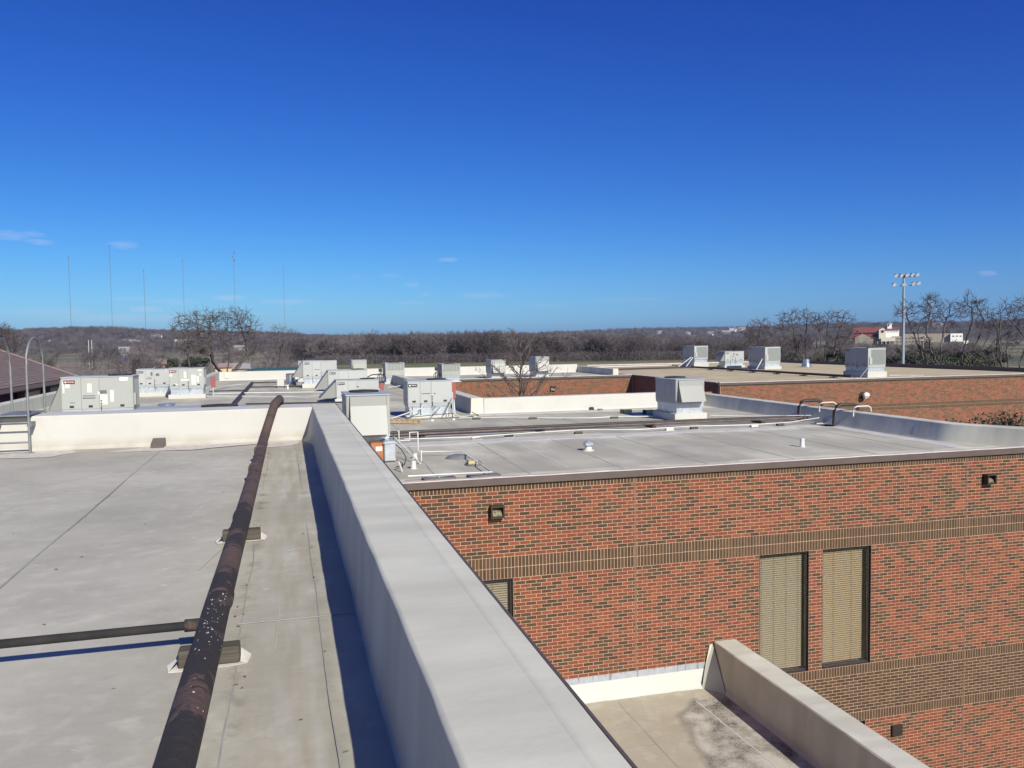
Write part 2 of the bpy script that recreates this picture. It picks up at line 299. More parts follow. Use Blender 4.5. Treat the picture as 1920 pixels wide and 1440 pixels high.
M['greyroof'] = mat('grey_house_roof', (.25, .24, .24), rough=.9)
M['greenroof'] = mat('green_metal_roof', (.025, .085, .075), (.03, .10, .085), .5, .6)
M['asphalt'] = mat('asphalt', (.12, .12, .125), (.09, .09, .095), .3, .9)
M['tanwall'] = mat('sandy_wall', (.60, .42, .25), (.48, .33, .2), .5, .9)
M['carwhite'] = mat('white_car_paint', (.8, .8, .8), rough=.3)
M['signgreen'] = mat('green_sign', (.02, .10, .05), rough=.5)
M['blue'] = mat('blue_panel', (.06, .10, .25), rough=.5)
M['seed'] = mat('seed_ball', (.035, .025, .02), rough=.9)
M['polewood'] = mat('utility_pole_wood', (.16, .13, .10), rough=.9)
def ground_c(k, col):
    X, Y, Z = xyz(k)
    r = emath(k, 'SQRT', emath(k, 'ADD', emath(k, 'MULTIPLY', X, X), emath(k, 'MULTIPLY', Y, Y)))
    grn = k['ramp'](k['noise'](.012, 4).outputs[0], .42, .58)
    col = k['mix'](grn, col, (.075, .085, .035))
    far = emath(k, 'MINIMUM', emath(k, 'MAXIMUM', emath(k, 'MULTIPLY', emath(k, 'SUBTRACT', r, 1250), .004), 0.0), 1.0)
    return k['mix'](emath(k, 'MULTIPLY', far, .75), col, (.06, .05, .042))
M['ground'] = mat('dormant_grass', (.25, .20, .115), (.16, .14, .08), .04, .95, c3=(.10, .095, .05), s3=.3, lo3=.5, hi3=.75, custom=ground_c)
gm = bpy.data.materials.new('window_glass'); gm.use_nodes = True; nt = gm.node_tree; nt.nodes.remove(nt.nodes['Principled BSDF'])
tr = N(nt, 'ShaderNodeBsdfTransparent'); tr.inputs[0].default_value = (.93, .92, .90, 1); gl = N(nt, 'ShaderNodeBsdfGlossy'); gl.inputs['Roughness'].default_value = .03
ms = N(nt, 'ShaderNodeMixShader'); fr = N(nt, 'ShaderNodeFresnel'); fr.inputs[0].default_value = 1.45
nt.links.new(fr.outputs[0], ms.inputs[0]); nt.links.new(tr.outputs[0], ms.inputs[1]); nt.links.new(gl.outputs[0], ms.inputs[2]); nt.links.new(ms.outputs[0], nt.nodes['Material Output'].inputs[0])
M['glass'] = gm

# ------------------------------------------------------------------ mesh helpers
class MB:
    def __init__(s): s.v = []; s.f = []; s.m = []; s.sm = []
    def add(s, vs, fs, mi=0, smooth=False):
        o = len(s.v); s.v += [tuple(p) for p in vs]
        for f in fs: s.f.append(tuple(i+o for i in f)); s.m.append(mi); s.sm.append(smooth)
    def box(s, x0, x1, y0, y1, z0, z1, mi=0, skip=''):
        vs = [(x0, y0, z0), (x1, y0, z0), (x1, y1, z0), (x0, y1, z0), (x0, y0, z1), (x1, y0, z1), (x1, y1, z1), (x0, y1, z1)]
        fs = {'b': (0, 3, 2, 1), 't': (4, 5, 6, 7), 'f': (0, 1, 5, 4), 'k': (2, 3, 7, 6), 'l': (0, 4, 7, 3), 'r': (1, 2, 6, 5)}
        s.add(vs, [v for k, v in fs.items() if k not in skip], mi)
    def bbox(s, x0, x1, y0, y1, z0, z1, b=.01, mi=0):
        """box with chamfered edges"""
        bx, by, bz = b, b, b
        def ring(z, i):
            return [(x0+i, y0+i if False else y0, z)]
        P = []
        for (z, i) in ((z0, b), (z0+b, 0), (z1-b, 0), (z1, b)):
            P += [(x0+i+(b if i == 0 else 0), y0+i, z), (x1-i-(b if i == 0 else 0), y0+i, z), (x1-i, y0+i+(b if i == 0 else 0), z), (x1-i, y1-i-(b if i == 0 else 0), z),
                  (x1-i-(b if i == 0 else 0), y1-i, z), (x0+i+(b if i == 0 else 0), y1-i, z), (x0+i, y1-i-(b if i == 0 else 0), z), (x0+i, y0+i+(b if i == 0 else 0), z)]
        fs = [tuple(range(7, -1, -1)), tuple(range(24, 32))]
        for k in range(3):
            for j in range(8): a = k*8+j; c = k*8+(j+1) % 8; fs.append((a, c, c+8, a+8))
        s.add(P, fs, mi)
    def cyl(s, c, r, h, n=16, mi=0, r2=None, caps=True, smooth=True):
        r2 = r if r2 is None else r2
        vs = [(c[0]+r*math.cos(2*math.pi*i/n), c[1]+r*math.sin(2*math.pi*i/n), c[2]) for i in range(n)] + [(c[0]+r2*math.cos(2*math.pi*i/n), c[1]+r2*math.sin(2*math.pi*i/n), c[2]+h) for i in range(n)]
        s.add(vs, [(i, (i+1) % n, n+(i+1) % n, n+i) for i in range(n)], mi, smooth)
        if caps: s.add(vs, [tuple(range(n-1, -1, -1)), tuple(range(n, 2*n))], mi)
    def tube(s, pts, r, n=8, mi=0, caps=True, smooth=True):
        pts = [Vector(p) for p in pts]; k = len(pts); rr = r if isinstance(r, (list, tuple)) else [r]*k
        up = Vector((0, 0, 1)); vs = []
        for i, p in enumerate(pts):
            t = (pts[min(i+1, k-1)]-pts[max(i-1, 0)]).normalized()
            a = t.cross(up) if abs(t.z) < .95 else t.cross(Vector((1, 0, 0))); a.normalize(); b = a.cross(t)
            for j in range(n): th = 2*math.pi*j/n; vs.append(tuple(p+(a*math.cos(th)+b*math.sin(th))*rr[i]))
        fs = []
        for i in range(k-1):
            for j in range(n): j2 = (j+1) % n; fs.append((i*n+j, i*n+j2, (i+1)*n+j2, (i+1)*n+j))
        s.add(vs, fs, mi, smooth)
        if caps: s.add(vs, [tuple(range(n-1, -1, -1)), tuple(range((k-1)*n, k*n))], mi)
    def prism(s, poly, axis, a, b, mi=0):
        """2D polygon extruded; axis 'x': poly is (y,z); 'y': (x,z); 'z': (x,y)"""
        n = len(poly)
        f = {'x': lambda p, t: (t, p[0], p[1]), 'y': lambda p, t: (p[0], t, p[1]), 'z': lambda p, t: (p[0], p[1], t)}[axis]
        vs = [f(p, a) for p in poly]+[f(p, b) for p in poly]
        s.add(vs, [tuple(range(n)), tuple(range(2*n-1, n-1, -1))]+[(i, n+i, n+(i+1) % n, (i+1) % n) for i in range(n)], mi)
    def mesh(s, name, mats):
        me = bpy.data.meshes.new(name); me.from_pydata(s.v, [], s.f)
        for m in (mats if isinstance(mats, (list, tuple)) else [mats]): me.materials.append(m)
        me.polygons.foreach_set('material_index', s.m); me.polygons.foreach_set('use_smooth', s.sm); me.update()
        return me
    def build(s, name, mats, parent=None, kind=None, loc=None):
        o = bpy.data.objects.new(name, s.mesh(name, mats)); C.objects.link(o)
        if parent: o.parent = parent
        if kind: o['kind'] = kind
        if loc: o.location = loc
        return o
def box1(name, m, parent, *b, kind=None, bev=0):
    x = MB(); (x.bbox(*b, b=bev) if bev else x.box(*b)); return x.build(name, m, parent, kind)
def tube1(name, m, parent, pts, r, n=8, **k):
    x = MB(); x.tube(pts, r, n); return x.build(name, m, parent, **k)
def thing(name, label, cat, loc=(0, 0, 0), rz=0, group=None):
    o = bpy.data.objects.new(name, None); C.objects.link(o); o.location = loc; o.rotation_euler = (0, 0, rz); o.empty_display_size = .2
    o['label'] = label; o['category'] = cat
    if group: o['group'] = group
    return o
def tag(o, label, cat, group=None):
    o['label'] = label; o['category'] = cat
    if group: o['group'] = group
    return o
def shift(o, d):                                       # sink world-built parts into a thing whose empty is not at the origin
    o.location = tuple(-v for v in d); return o
def inst(me, name, parent, loc=(0, 0, 0), scale=(1, 1, 1), rot=(0, 0, 0)):
    o = bpy.data.objects.new(name, me); C.objects.link(o); o.parent = parent; o.location = loc; o.scale = scale; o.rotation_euler = rot; return o

# ------------------------------------------------------------------ numbers of the place (eye at z = 0)
CO = .06773; BL = .2032; ZS = -2.759; ZF = -2.507; W1 = 14.54; ZR = -2.55; ZU = -1.55; ZL = -6.88; GZ = -10.5

# ------------------------------------------------------------------ ground and hills
def sstep(t): t = np.clip(t, 0, 1); return t*t*(3-2*t)
AZK = [-60, -17, -12.5, -8, -4, 0, 4, 12, 20, 24, 30, 36, 42, 50, 80]
HK = [20, 21, 22, 19, 17, 13, 4, 2, 16, 28, 30, 20, 17, 19, 19]
RK = [1900, 1900, 2000, 2100, 2200, 2200, 2200, 2500, 3400, 3600, 3600, 2600, 2300, 2200, 2200]
def gz(x, y):
    r = np.hypot(x, y); a = np.degrees(np.arctan2(x, y))
    h = np.interp(a, AZK, HK); rr = np.interp(a, AZK, RK)
    w = 2.5*np.sin(x/170.+1)*np.cos(y/230.)+1.6*np.sin(x/61.+y/97.)
    t = sstep((r-rr*.62)/(rr*.38))
    return GZ+t*(h-GZ)+w*np.clip((r-500)/900, 0, 1)*(1+t)*.8
rs = np.concatenate([[0], np.geomspace(30, 7500, 70)]); azs = np.radians(np.concatenate([np.arange(-180, -30, 10), np.arange(-30, 66, .8), np.arange(66, 180, 10)]))
V = [(0, 0, GZ)]; nA = len(azs)
for r in rs[1:]:
    x = r*np.sin(azs); y = r*np.cos(azs); z = gz(x, y); V += list(zip(x.tolist(), y.tolist(), z.tolist()))
Fc = [(0, 1+(j+1) % nA, 1+j) for j in range(nA)]
for i in range(len(rs)-2):
    for j in range(nA): j2 = (j+1) % nA; a = 1+i*nA; Fc.append((a+j, a+j2, a+nA+j2, a+nA+j))
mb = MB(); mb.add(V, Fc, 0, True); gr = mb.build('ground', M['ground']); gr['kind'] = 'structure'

def polar(px, r):                                     # where a bearing of the photograph meets a distance
    d = F + R2*((px-960)/1554.2); a = math.atan2(d.x, d.y)
    return r*math.sin(a), r*math.cos(a)

# ------------------------------------------------------------------ bricks
def solve_spans(x0, x1, holes):
    sp = [(x0, x1)]
    for a, b in holes:
        n = []
        for s, e in sp:
            if b <= s or a >= e: n.append((s, e))
            else:
                if a > s: n.append((s, a))
                if b < e: n.append((b, e))
        sp = n
    return sp
def dark(i, j, r, amp=.22):
    v = math.sin(.55*i+.62*j+1.7*math.sin(.13*i-.1*j))*math.sin(-.5*i+.55*j+2.1*math.sin(.07*j+.19*i)+1)
    return v*amp+r > .60
def brick_list(x0, x1, rows, holes, x_org, amp=.22):
    """rows: (z_top, kind) kind R red mix stretcher, D dark stretcher, S soldier; gives (xc, zc, w, h, colour)"""
    out = []; j = 0
    for zt, kd in rows:
        j += 1
        h = CO*3 if kd == 'S' else CO
        step = BL/3 if kd == 'S' else BL
        off = 0 if (kd == 'S' or j % 2) else step/2
        hs = [(a, b) for (a, b, za, zb) in holes if zt-h/2 < za and zt-h/2 > zb]
        for s, e in solve_spans(x0, x1, hs):
            k0 = math.floor((s-x_org-off)/step); k1 = math.ceil((e-x_org-off)/step)
            for k in range(k0, k1+1):
                a = max(s, x_org+off+k*step); b = min(e, x_org+off+(k+1)*step)
                if b-a < .018: continue
                rr = random.random()
                if kd == 'R': c = ('d', random.randrange(3)) if dark(k*2+(1 if off else 0), j*2, rr, amp) else ('r', random.choice((0, 0, 1, 1, 2, 3)))
                else: c = ('d', random.choice((0, 1, 1, 2)) if kd == 'D' else random.choice((0, 0, 1, 2)))
                out.append(((a+b)/2, zt-h/2, b-a-.0112, h-.0112, c))
    return out
UB = MB(); UB.add([(-.5, -.5, -.5), (.5, -.5, -.5), (.5, .5, -.5), (-.5, .5, -.5), (-.5, -.5, .5), (.5, -.5, .5), (.5, .5, .5), (-.5, .5, .5)],
                  [(4, 5, 6, 7), (0, 3, 2, 1), (0, 1, 5, 4), (0, 4, 7, 3), (1, 2, 6, 5)])
unit_brick = {('r', i): UB.mesh('brick', m) for i, m in enumerate(M['reds'])}
unit_brick.update({('d', i): UB.mesh('brick', m) for i, m in enumerate(M['darks'])})
allb = M['reds']+M['darks']
def place_bricks(bl, yface, parent, singles=0, far=False):
    """bricks of a wall facing -Y, front faces at yface"""
    def vis(b):
        x, z = b[0], b[1]
        if x*1.03/abs(z) < .83: return False
        if x < 8.6 and z < -6.35: return False
        if z < -6.0 and x*6.0/abs(z) < 8.5 and x > 7: return False
        return True
    if singles:
        idx = sorted([i for i, b in enumerate(bl) if vis(b) and b[3] < .1], key=lambda i: (bl[i][0]**2+yface**2+bl[i][1]**2)**.5)
        sold = sorted([i for i, b in enumerate(bl) if vis(b) and b[3] > .1], key=lambda i: (bl[i][0]**2+yface**2+bl[i][1]**2)**.5)
        pick = set(sorted(idx+sold, key=lambda i: (bl[i][0]**2+yface**2+bl[i][1]**2)**.5)[:singles])
    else: pick = set()
    st = MB(); D = .03
    for i, (x, z, w, h, c) in enumerate(bl):
        dy = random.uniform(-.0015, .0015)
        if i in pick:
            inst(unit_brick[c], 'brick', parent, (x, yface+D/2+dy, z), (w, D, h))
        else:
            mi = c[1] if c[0] == 'r' else 4+c[1]
            st.box(x-w/2, x+w/2, yface+dy, yface+D, z-h/2, z+h/2, mi, skip='k')
    return st.build('brickwork', allb, parent, 'stuff')
def rows_from(zs, seq):
    """zs: z of the bottom of the first soldier course; seq of (kind, n)"""
    rows = [(zs+3*CO, 'S')]; z = zs
    for kd, n in seq:
        for _ in range(n):
            rows.append((z, kd)); z -= 3*CO if kd == 'S' else CO
    return rows, z

# ================================================================== main brick building (lower big roof)
main = thing('brick_building', 'red and dark brick building under the big lower roof, window blinds in its near wall', 'building')
# walls
wall = MB()
Z1 = GZ
def wallslab(mbx, x0, x1, yf, z0, z1, holes, th=.30):
    """mortar slab facing -Y at yf+.009 with rectangular holes"""
    xs = sorted({x0, x1, *[v for h in holes for v in h[:2]]}); zs_ = sorted({z0, z1, *[v for h in holes for v in h[2:]]})
    for a, b in zip(xs, xs[1:]):
        for c, d in zip(zs_, zs_[1:]):
            mx, mz = (a+b)/2, (c+d)/2
            if any(h[0] < mx < h[1] and h[3] < mz < h[2] for h in holes): continue
            mbx.box(a, b, yf+.0035, yf+th, c, d)
ZWT = ZS-24*CO; ZWB = ZWT-37*CO; ZW2T = ZWB-18*CO
wins = [(2.78, 3.93, ZWT, ZWB, 0), (9.045, 10.195, ZWT, ZWB, 1), (10.515, 11.69, ZWT, ZWB, 2), (10.515, 11.58, ZW2T, ZW2T-1.5, 0)]
holes = [(a, b, t, bt_) for a, b, t, bt_, _ in wins]
joints = [(6.355, 6.375, 0, -20), (14.085, 14.105, 0, -20)]
wallslab(wall, .80, 17.6, W1, GZ, ZF-.02, holes)
wobj = wall.build('wall', M['mortar'], main)
rows, zb = rows_from(ZS, [('R', 18), ('S', 2), ('R', 37), ('S', 1), ('D', 12), ('S', 1), ('R', 36)])
bl = brick_list(.82, 17.6, rows, holes+joints, 9.045)
place_bricks(bl, W1, wobj, singles=300)
for a, b, _, _ in joints: box1('sealant_joint', M['sealant'], wobj, a, b, W1+.0005, W1+.003, GZ, ZS+.2)
# windows
for (a, b, t, bo, kind) in wins:
    w = MB()   # outer frame in the recess
    y0, y1 = W1+.05, W1+.13; fw = .045
    w.box(a, a+fw, y0, y1, bo, t); w.box(b-fw, b, y0, y1, bo, t); w.box(a+fw, b-fw, y0, y1, t-fw, t); w.box(a+fw, b-fw, y0-.03, y1, bo, bo+fw)
    w.box(a, a+.006, W1+.005, y0, bo, t); w.box(b-.012, b, W1+.002, y0, bo, t); w.box(a, b, W1+.005, y0, t-.008, t); w.box(a, b, W1+.005, y0, bo, bo+.012)
    w.box(a-.0, b, W1+.29, W1+.31, bo, t)
    wo_ = w.build('window', M['frame'], main)
    box1('glass', M['glass'], wo_, a+fw+.002, b-fw-.002, W1+.075, W1+.081, bo+fw+.002, t-fw-.002)
    r = MB(); r.box(a+.001, b-.001, W1+.286, W1+.289, bo, t); r.box(a-.012, a, W1+.13, W1+.29, bo, t); r.box(b, b+.012, W1+.13, W1+.29, bo, t)
    r.build('dark_interior', M['inside'], wo_)
    if kind == 0 and bo < -8: 
        pass
    n = 54 if bo > -8 else 32
    pitch = (t-bo-.11)/n; tilt = {0: R(46), 1: R(48), 2: R(42)}[kind]
    sm = MB(); hw = .0192 if kind < 2 else .0182; sl = b-a-2*fw-.012-.05*(kind == 2)
    sm.box(-sl/2, sl/2, -hw, hw, -.0012, .0012)
    sme = sm.mesh('slat', M['slat'] if kind == 2 else M['slat2'])
    for i in range(n):
        inst(sme, 'slat', wo_, ((a+b)/2-.004-.02*(kind == 2), W1+.165, t-.075-i*pitch), rot=(tilt+random.uniform(-.012, .012), 0, 0))
    for q in ((.09, .36, .63, .89) if kind == 1 else (.3, .7)):
        x = a+fw+(b-a-2*fw)*q; tube1('cord', M['cord'], wo_, [(x, W1+.139, t-.06), (x, W1+.139, bo+.06)], .0025, 4)
# roof deck pieces
def plate(mbx, x0, x1, y0, y1, z, th=.25, mi=0): mbx.box(x0, x1, y0, y1, z-th, z, mi)
rf = MB()
plate(rf, -9.9, .80, 14.36, 28.35, ZR); plate(rf, .80, 15.6, W1+.02, 28.35, ZR); plate(rf, 15.6, 17.6, W1+.02, 18.0, ZR)
plate(rf, -9.9, 6.55, 28.35, 50, ZR); plate(rf, -4.9, 6.55, 50, 60.6, ZR); plate(rf, 6.55, 22.6, 52.42, 60.6, ZR)
rf.build('roof', M['roof_big'], main)
# seams of the roof sheets
def strip(name, m, parent, p, q, w, z, th=.003, n=1, jit=.0):
    x = MB(); p = Vector((*p, 0)); q = Vector((*q, 0)); d = (q-p); nn = Vector((-d.y, d.x, 0)).normalized()*w/2
    seg = max(1, int(d.length/.5)); L_ = []; R_ = []
    for i in range(seg+1):
        c = p+d*i/seg; jj = random.uniform(-jit, jit); a = c+nn*(1+jj)+nn.normalized()*jj*.02; b = c-nn*(1-jj)+nn.normalized()*jj*.02
        L_.append((a.x, a.y)); R_.append((b.x, b.y))
    x.prism(L_+R_[::-1], 'z', z-.001, z+th); return x.build(name, m, parent)
for k, xx in enumerate((-7.6, -5.5, -3.4, -1.3, 1.0, 2.75, 4.5, 6.4, 8.2, 10.2, 12.2, 13.7)):
    y0 = 14.9 if xx > 0 else 14.5
    strip('roof_seam', M['seam2'], main, (xx-.08, y0), (xx+.06, 20.4), .035, ZR, jit=.5)
    strip('roof_seam', M['seam2'], main, (xx+.3, 21.9), (xx+.35, 27.6), .035, ZR, jit=.5)
for xx, y0, y1 in ((5.35, 15.6, 19.8), (7.3, 15.3, 20.3), (11.3, 16, 20.5), (8.9, 15, 18.6), (12.9, 15.4, 20.2)): strip('roof_seam', M['seam_pale'], main, (xx, y0), (xx+.12, y1), .05, ZR, jit=.6)
for yy in (31, 34, 37.5, 41.5, 45, 48.6, 52, 55.5): strip('roof_seam', M['seam2'], main, (-9, yy) if yy < 49 else (-4.2, yy), (6, yy+.1), .05, ZR, jit=.5)
strip('roof_seam', M['seam_pale'], main, (14.55, 15.2), (14.72, 20.6), .42, ZR, th=.004, jit=.4)
strip('roof_seam', M['seam_pale'], main, (2.3, 20.25), (15.0, 20.35), .5, ZR, th=.004, jit=.5)
strip('roof_seam', M['seam_pale'], main, (6.3, 27.45), (12.0, 27.6), .34, ZR, th=.004, jit=.7)
# gravel stop fascia along the near wall
fa = MB(); fa.prism([(W1-.055, ZF), (W1-.06, ZF-.125), (W1-.045, ZF-.135), (W1-.004, ZF-.12), (W1-.004, ZF-.005), (W1+.06, ZF-.001)], 'x', .80, 17.6); fa.build('fascia', M['fascia'], main)
fb = MB()
nseg = 60; prof = [(W1-.05, ZF+.002), (W1-.045, ZF+.012), (W1+.03, ZF+.016), (W1+.16, ZR+.012), (W1+.22, ZR+.003), (W1+.22, ZR-.05), (W1-.03, ZF-.02)]
vs = []
for i in range(nseg+1):
    x = .80+16.8*i/nseg; j = random.uniform(-.004, .004)
    vs += [(x, y+j*1.5*(n_ > 2), z+(j if n_ < 4 else 0)) for n_, (y, z) in enumerate(prof)]
np_ = len(prof); fb.add(vs, [(i*np_+a, (i+1)*np_+a, (i+1)*np_+(a+1) % np_, i*np_+(a+1) % np_) for i in range(nseg) for a in range(np_)]); fb.build('roof_edge', M['edge'], main)
# parapets
def parapet(name, poly_pts, parent, m, z0, z1, t=.42, side=1, wob=.004):
    """a membrane covered parapet following points (inner face line), thickness to one side"""
    return None
def pbox(name, m, parent, x0, x1, y0, y1, z0, z1, axis='y', seg=.5):
    """parapet with softly uneven faces, rounded top edges, a cant at the foot"""
    L_ = (y1-y0) if axis == 'y' else (x1-x0); n = max(2, int(L_/seg)); a0, a1 = (x0, x1) if axis == 'y' else (y0, y1)
    prof = [(a0-.05, z0), (a0-.012, z0+.06), (a0, z1-.02), (a0+.018, z1), ((a0+a1)/2, z1+.004), (a1-.018, z1), (a1, z1-.02), (a1+.012, z0+.06), (a1+.05, z0)]
    P = len(prof); vs = []
    for i in range(n+1):
        t = (y0 if axis == 'y' else x0)+L_*i/n
        for q, (a, z) in enumerate(prof):
            j1 = random.uniform(-.004, .004); j2 = random.uniform(-.0025, .0025)
            p = (a+j1, z+(0 if q in (0, P-1) else j2)); vs.append((p[0], t, p[1]) if axis == 'y' else (t, p[0], p[1]))
    fs = [(i*P+q, (i+1)*P+q, (i+1)*P+q+1, i*P+q+1) for i in range(n) for q in range(P-1)]
    if axis == 'y': fs = [f[::-1] for f in fs]
    e0 = tuple(range(P)); e1 = tuple(range(n*P, n*P+P))
    x = MB(); x.add(vs, fs+[e0, e1[::-1]], 0, False); return x.build(name, m, parent)
x = MB(); n = 60; vs = []
for i in range(n+1):
    y = W1+.02+(28.33-W1-.02)*(i/n)**1.5; t = max(0, 1-(y-W1)/1.7)**1.15; j = random.uniform(-.004, .004)
    vs += [(14.96+.66*t, y, ZR), (15.0+.66*t+j, y, ZR+.06), (15.13+.60*t+j, y, -2.14+.01*t), (15.16+.60*t, y, -2.125), (15.42+.9*t, y, -2.12), (15.45+.9*t, y, -2.15), (15.45+.9*t, y, ZR)]
for q0, q1 in ((0, 2), (2, 6)): x.add(vs, [(i*7+q, i*7+q+1, (i+1)*7+q+1, (i+1)*7+q) for i in range(n) for q in range(q0, q1)], 0, True)
x.add(vs[:7], [tuple(range(6, -1, -1))]); x.build('parapet', M['cap'], main)
pbox('parapet', M['white'], main, 6.58, 15.0, 27.93, 28.33, ZR, -2.02, 'x')
pbox('parapet', M['cap'], main, 6.13, 6.56, 27.93, 52.3, ZR, -2.0)
pbox('parapet', M['white'], main, -4.45, 21.6, 60.2, 60.6, ZR, -1.95, 'x')
pbox('parapet', M['white'], main, -4.88, -4.46, 50.2, 60.6, ZR, -1.95)
pbox('parapet', M['white'], main, -9.45, -4.9, 49.8, 50.2, ZR, -1.95, 'x')
pbox('parapet', M['cap'], main, -9.88, -9.46, 14.5, 50.2, ZR, -2.0)
pbox('parapet', M['cap'], main, 21.62, 22.0, 53.0, 60.6, ZR, -2.08)
# outer walls
ow = MB()
ow.box(15.62, 15.66, 18.0, 28.35, GZ, -2.15); ow.box(17.55, 17.59, W1+.31, 18.0, GZ, ZR-.26); ow.box(6.6, 15.6, 28.36, 28.5, GZ, -2.08); ow.box(-9.95, -9.90, 14.4, 50.2, GZ, -2.08); ow.box(-4.95, -4.9, 50.25, 60.6, GZ, -2.05); ow.box(-4.9, 22.6, 60.62, 60.8, GZ, -2.05)
ow.box(6.57, 6.62, 28.5, 52.3, GZ, -2.08)
ow.build('outer_wall', M['brickside'], main)

# north wing wall
W3 = 52.4
nw = MB(); nw.box(6.62, 22.8, W3+.004, W3+.3, GZ, ZF-.02); nwo = nw.build('wall', M['mortar2'], main)
rows3, _ = rows_from(ZS, [('R', 18), ('S', 2), ('R', 8)])
place_bricks(brick_list(6.64, 22.75, rows3, [], 6.64, .03), W3, nwo)
fa = MB(); fa.box(6.6, 22.78, W3-.06, W3-.003, ZF-.13, ZF); fa.build('fascia', M['fascia'], main)
fa = MB(); fa.box(6.6, 22.78, W3-.05, W3+.25, ZF, ZF+.03); fa.build('roof_edge', M['edge'], main)

# ================================================================== higher block in the foreground
blk = thing('upper_roof_block', 'higher flat roofed block in the foreground with wide grey parapet and white far wall', 'building')
rl = MB(); NX, NY = 26, 34
xs = np.linspace(-14, .372, NX); ys = np.linspace(-4, 13.6, NY)
vs = [(x, y, ZU+.004*math.sin(x*2.1+y)+.003*math.sin(y*1.7-x)+random.uniform(-.0015, .0015)) for y in ys for x in xs]
rl.add(vs, [(j*NX+i, j*NX+i+1, (j+1)*NX+i+1, (j+1)*NX+i) for j in range(NY-1) for i in range(NX-1)], 0, True)
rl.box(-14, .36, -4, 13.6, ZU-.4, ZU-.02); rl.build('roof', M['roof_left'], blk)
# long near parapet, membrane covered
prof = [(.345, ZU-.01), (.352, ZU+.015), (.357, ZU+.05), (.362, ZU+.12), (.383, -1.040), (.386, -1.034), (.400, -1.031), (.52, -1.034), (.66, -1.036), (.688, -1.0345), (.703, -1.030), (.718, -1.0355), (.765, -1.040), (.785, -1.043)]
n = 150; P = len(prof); vs = []
ys = np.linspace(-3.5, 14.35, n+1)
for i, y in enumerate(ys):
    t = max(0, (y-12.9)/.68); t = min(t, 1)
    w1 = .0022*math.sin(y*2.7)+.0012*math.sin(y*6.1+1); w2 = .0014*math.sin(y*1.9+2)+.0008*math.sin(y*8.3)
    for q, (x, z) in enumerate(prof):
        if q < 4: x = x-.16*t*(1-q*.2)+w1*1.2
        elif q < 6: x = x+w2*1.6+random.uniform(-.001, .001)
        else: x = x+w2*.5
        vs.append((x, y, z+(w1*.5 if 3 < q < 9 else 0)+random.uniform(-.0006, .0006)))
cp = MB()
for q0, q1 in ((0, 2), (2, 4), (4, 6), (6, 9), (9, 13)):
    cp.add(vs, [(i*P+q, i*P+q+1, (i+1)*P+q+1, (i+1)*P+q) for i in range(n) for q in range(q0, q1)], 0, True)
cp.add([(.30, 14.35, -1.6), (.372, 14.35, -1.055), (.40, 14.35, -1.03), (.785, 14.35, -1.043), (.785, 14.35, -1.6)], [(4, 3, 2, 1, 0)])
cp.build('parapet', M['cap'], blk)
box1('metal_edge', M['fascia'], blk, .786, .796, -3.5, 14.34, -1.12, -1.040)
pbox('parapet', M['white'], blk, -14, .38, 13.57, 14.33, ZU-.005, -1.032, 'x', .4)
bw = MB(); bw.box(.40, .784, -3.5, 14.33, -7.2, -1.13); bw.box(-14, .40, 14.0, 14.34, ZR-.2, ZU+.1); bw.box(-14, .40, -4, 14.0, GZ, ZU-.42); bw.build('outer_wall', M['brickside'], blk)
# membrane laps and repair patches on the upper roof
strip('roof_seam', M['seam'], blk, (-1.81, 1.0), (-1.80, 13.4), .016, ZU+.004, jit=.25)
strip('roof_seam', M['seam'], blk, (-5.0, 1.0), (-4.98, 13.4), .016, ZU+.004, jit=.25)
strip('roof_seam', M['seam'], blk, (-.30, 4.745), (.33, 4.735), .014, ZU+.004, jit=.3)
strip('roof_seam', M['seam'], blk, (-.27, 2.4), (-.268, 12.7), .007, ZU+.003, th=.0008, jit=.5)
strip('roof_seam', M['seam'], blk, (.155, 1.5), (.11, 12.9), .007, ZU+.003, th=.0008, jit=.2)
def blob(name, m, parent, pts, z, th=.003, sub=4):
    P_ = []
    n_ = len(pts)
    for i in range(n_):
        a = Vector((*pts[i], 0)); b = Vector((*pts[(i+1) % n_], 0))
        for k in range(sub):
            c = a+(b-a)*k/sub; P_.append((c.x+random.uniform(-.02, .02), c.y+random.uniform(-.02, .02)))
    x = MB(); x.prism(P_, 'z', z, z+th); return x.build(name, m, parent)
blob('sealant_patch', M['paint_patch'], blk, [(-2.55, 13.05), (-1.4, 12.88), (-.75, 13.15), (-.45, 13.25), (-.45, 13.5), (-2.0, 13.45)], ZU+.006)
blob('sealant_patch', M['paint_patch'], blk, [(-.30, 12.75), (.0, 12.8), (.16, 13.0), (.16, 13.5), (-.30, 13.5)], ZU+.006)
blob('sealant_patch', M['paint_patch'], blk, [(-4.4, 12.95), (-3.2, 12.75), (-2.95, 13.2), (-3.1, 13.5), (-4.4, 13.5)], ZU+.006)
for (xa, ya, xb, yb, w_) in ((-.62, 6.0, -.50, 6.6, .006), (-.9, 7.6, -.8, 8.4, .005), (-2.9, 5.2, -2.6, 5.6, .005), (-.05, 5.9, .02, 6.3, .005), (-.02, 6.3, .07, 6.38, .008), (-.1, 4.3, -.07, 5.0, .004), (-1.4, 9.6, -1.3, 10.4, .006)):
    strip('scuff', M['seam_pale'], blk, (xa, ya), (xb, yb), w_, ZU+.003, th=.001, jit=.5)
pt = MB(); pt.prism([(-4.1, 7.2), (-3.0, 7.35), (-3.05, 8.3), (-4.15, 8.1)], 'z', ZU+.003, ZU+.0065); pt.build('membrane_patch', M['roof_left'], blk)
sc_ = MB(); sc_.prism([(13.25, ZU), (13.25, ZU+.06), (13.52, ZU+.13), (13.56, ZU)], 'x', -1.98, -1.80); sc_.build('scupper_cover', M['fascia'], blk)

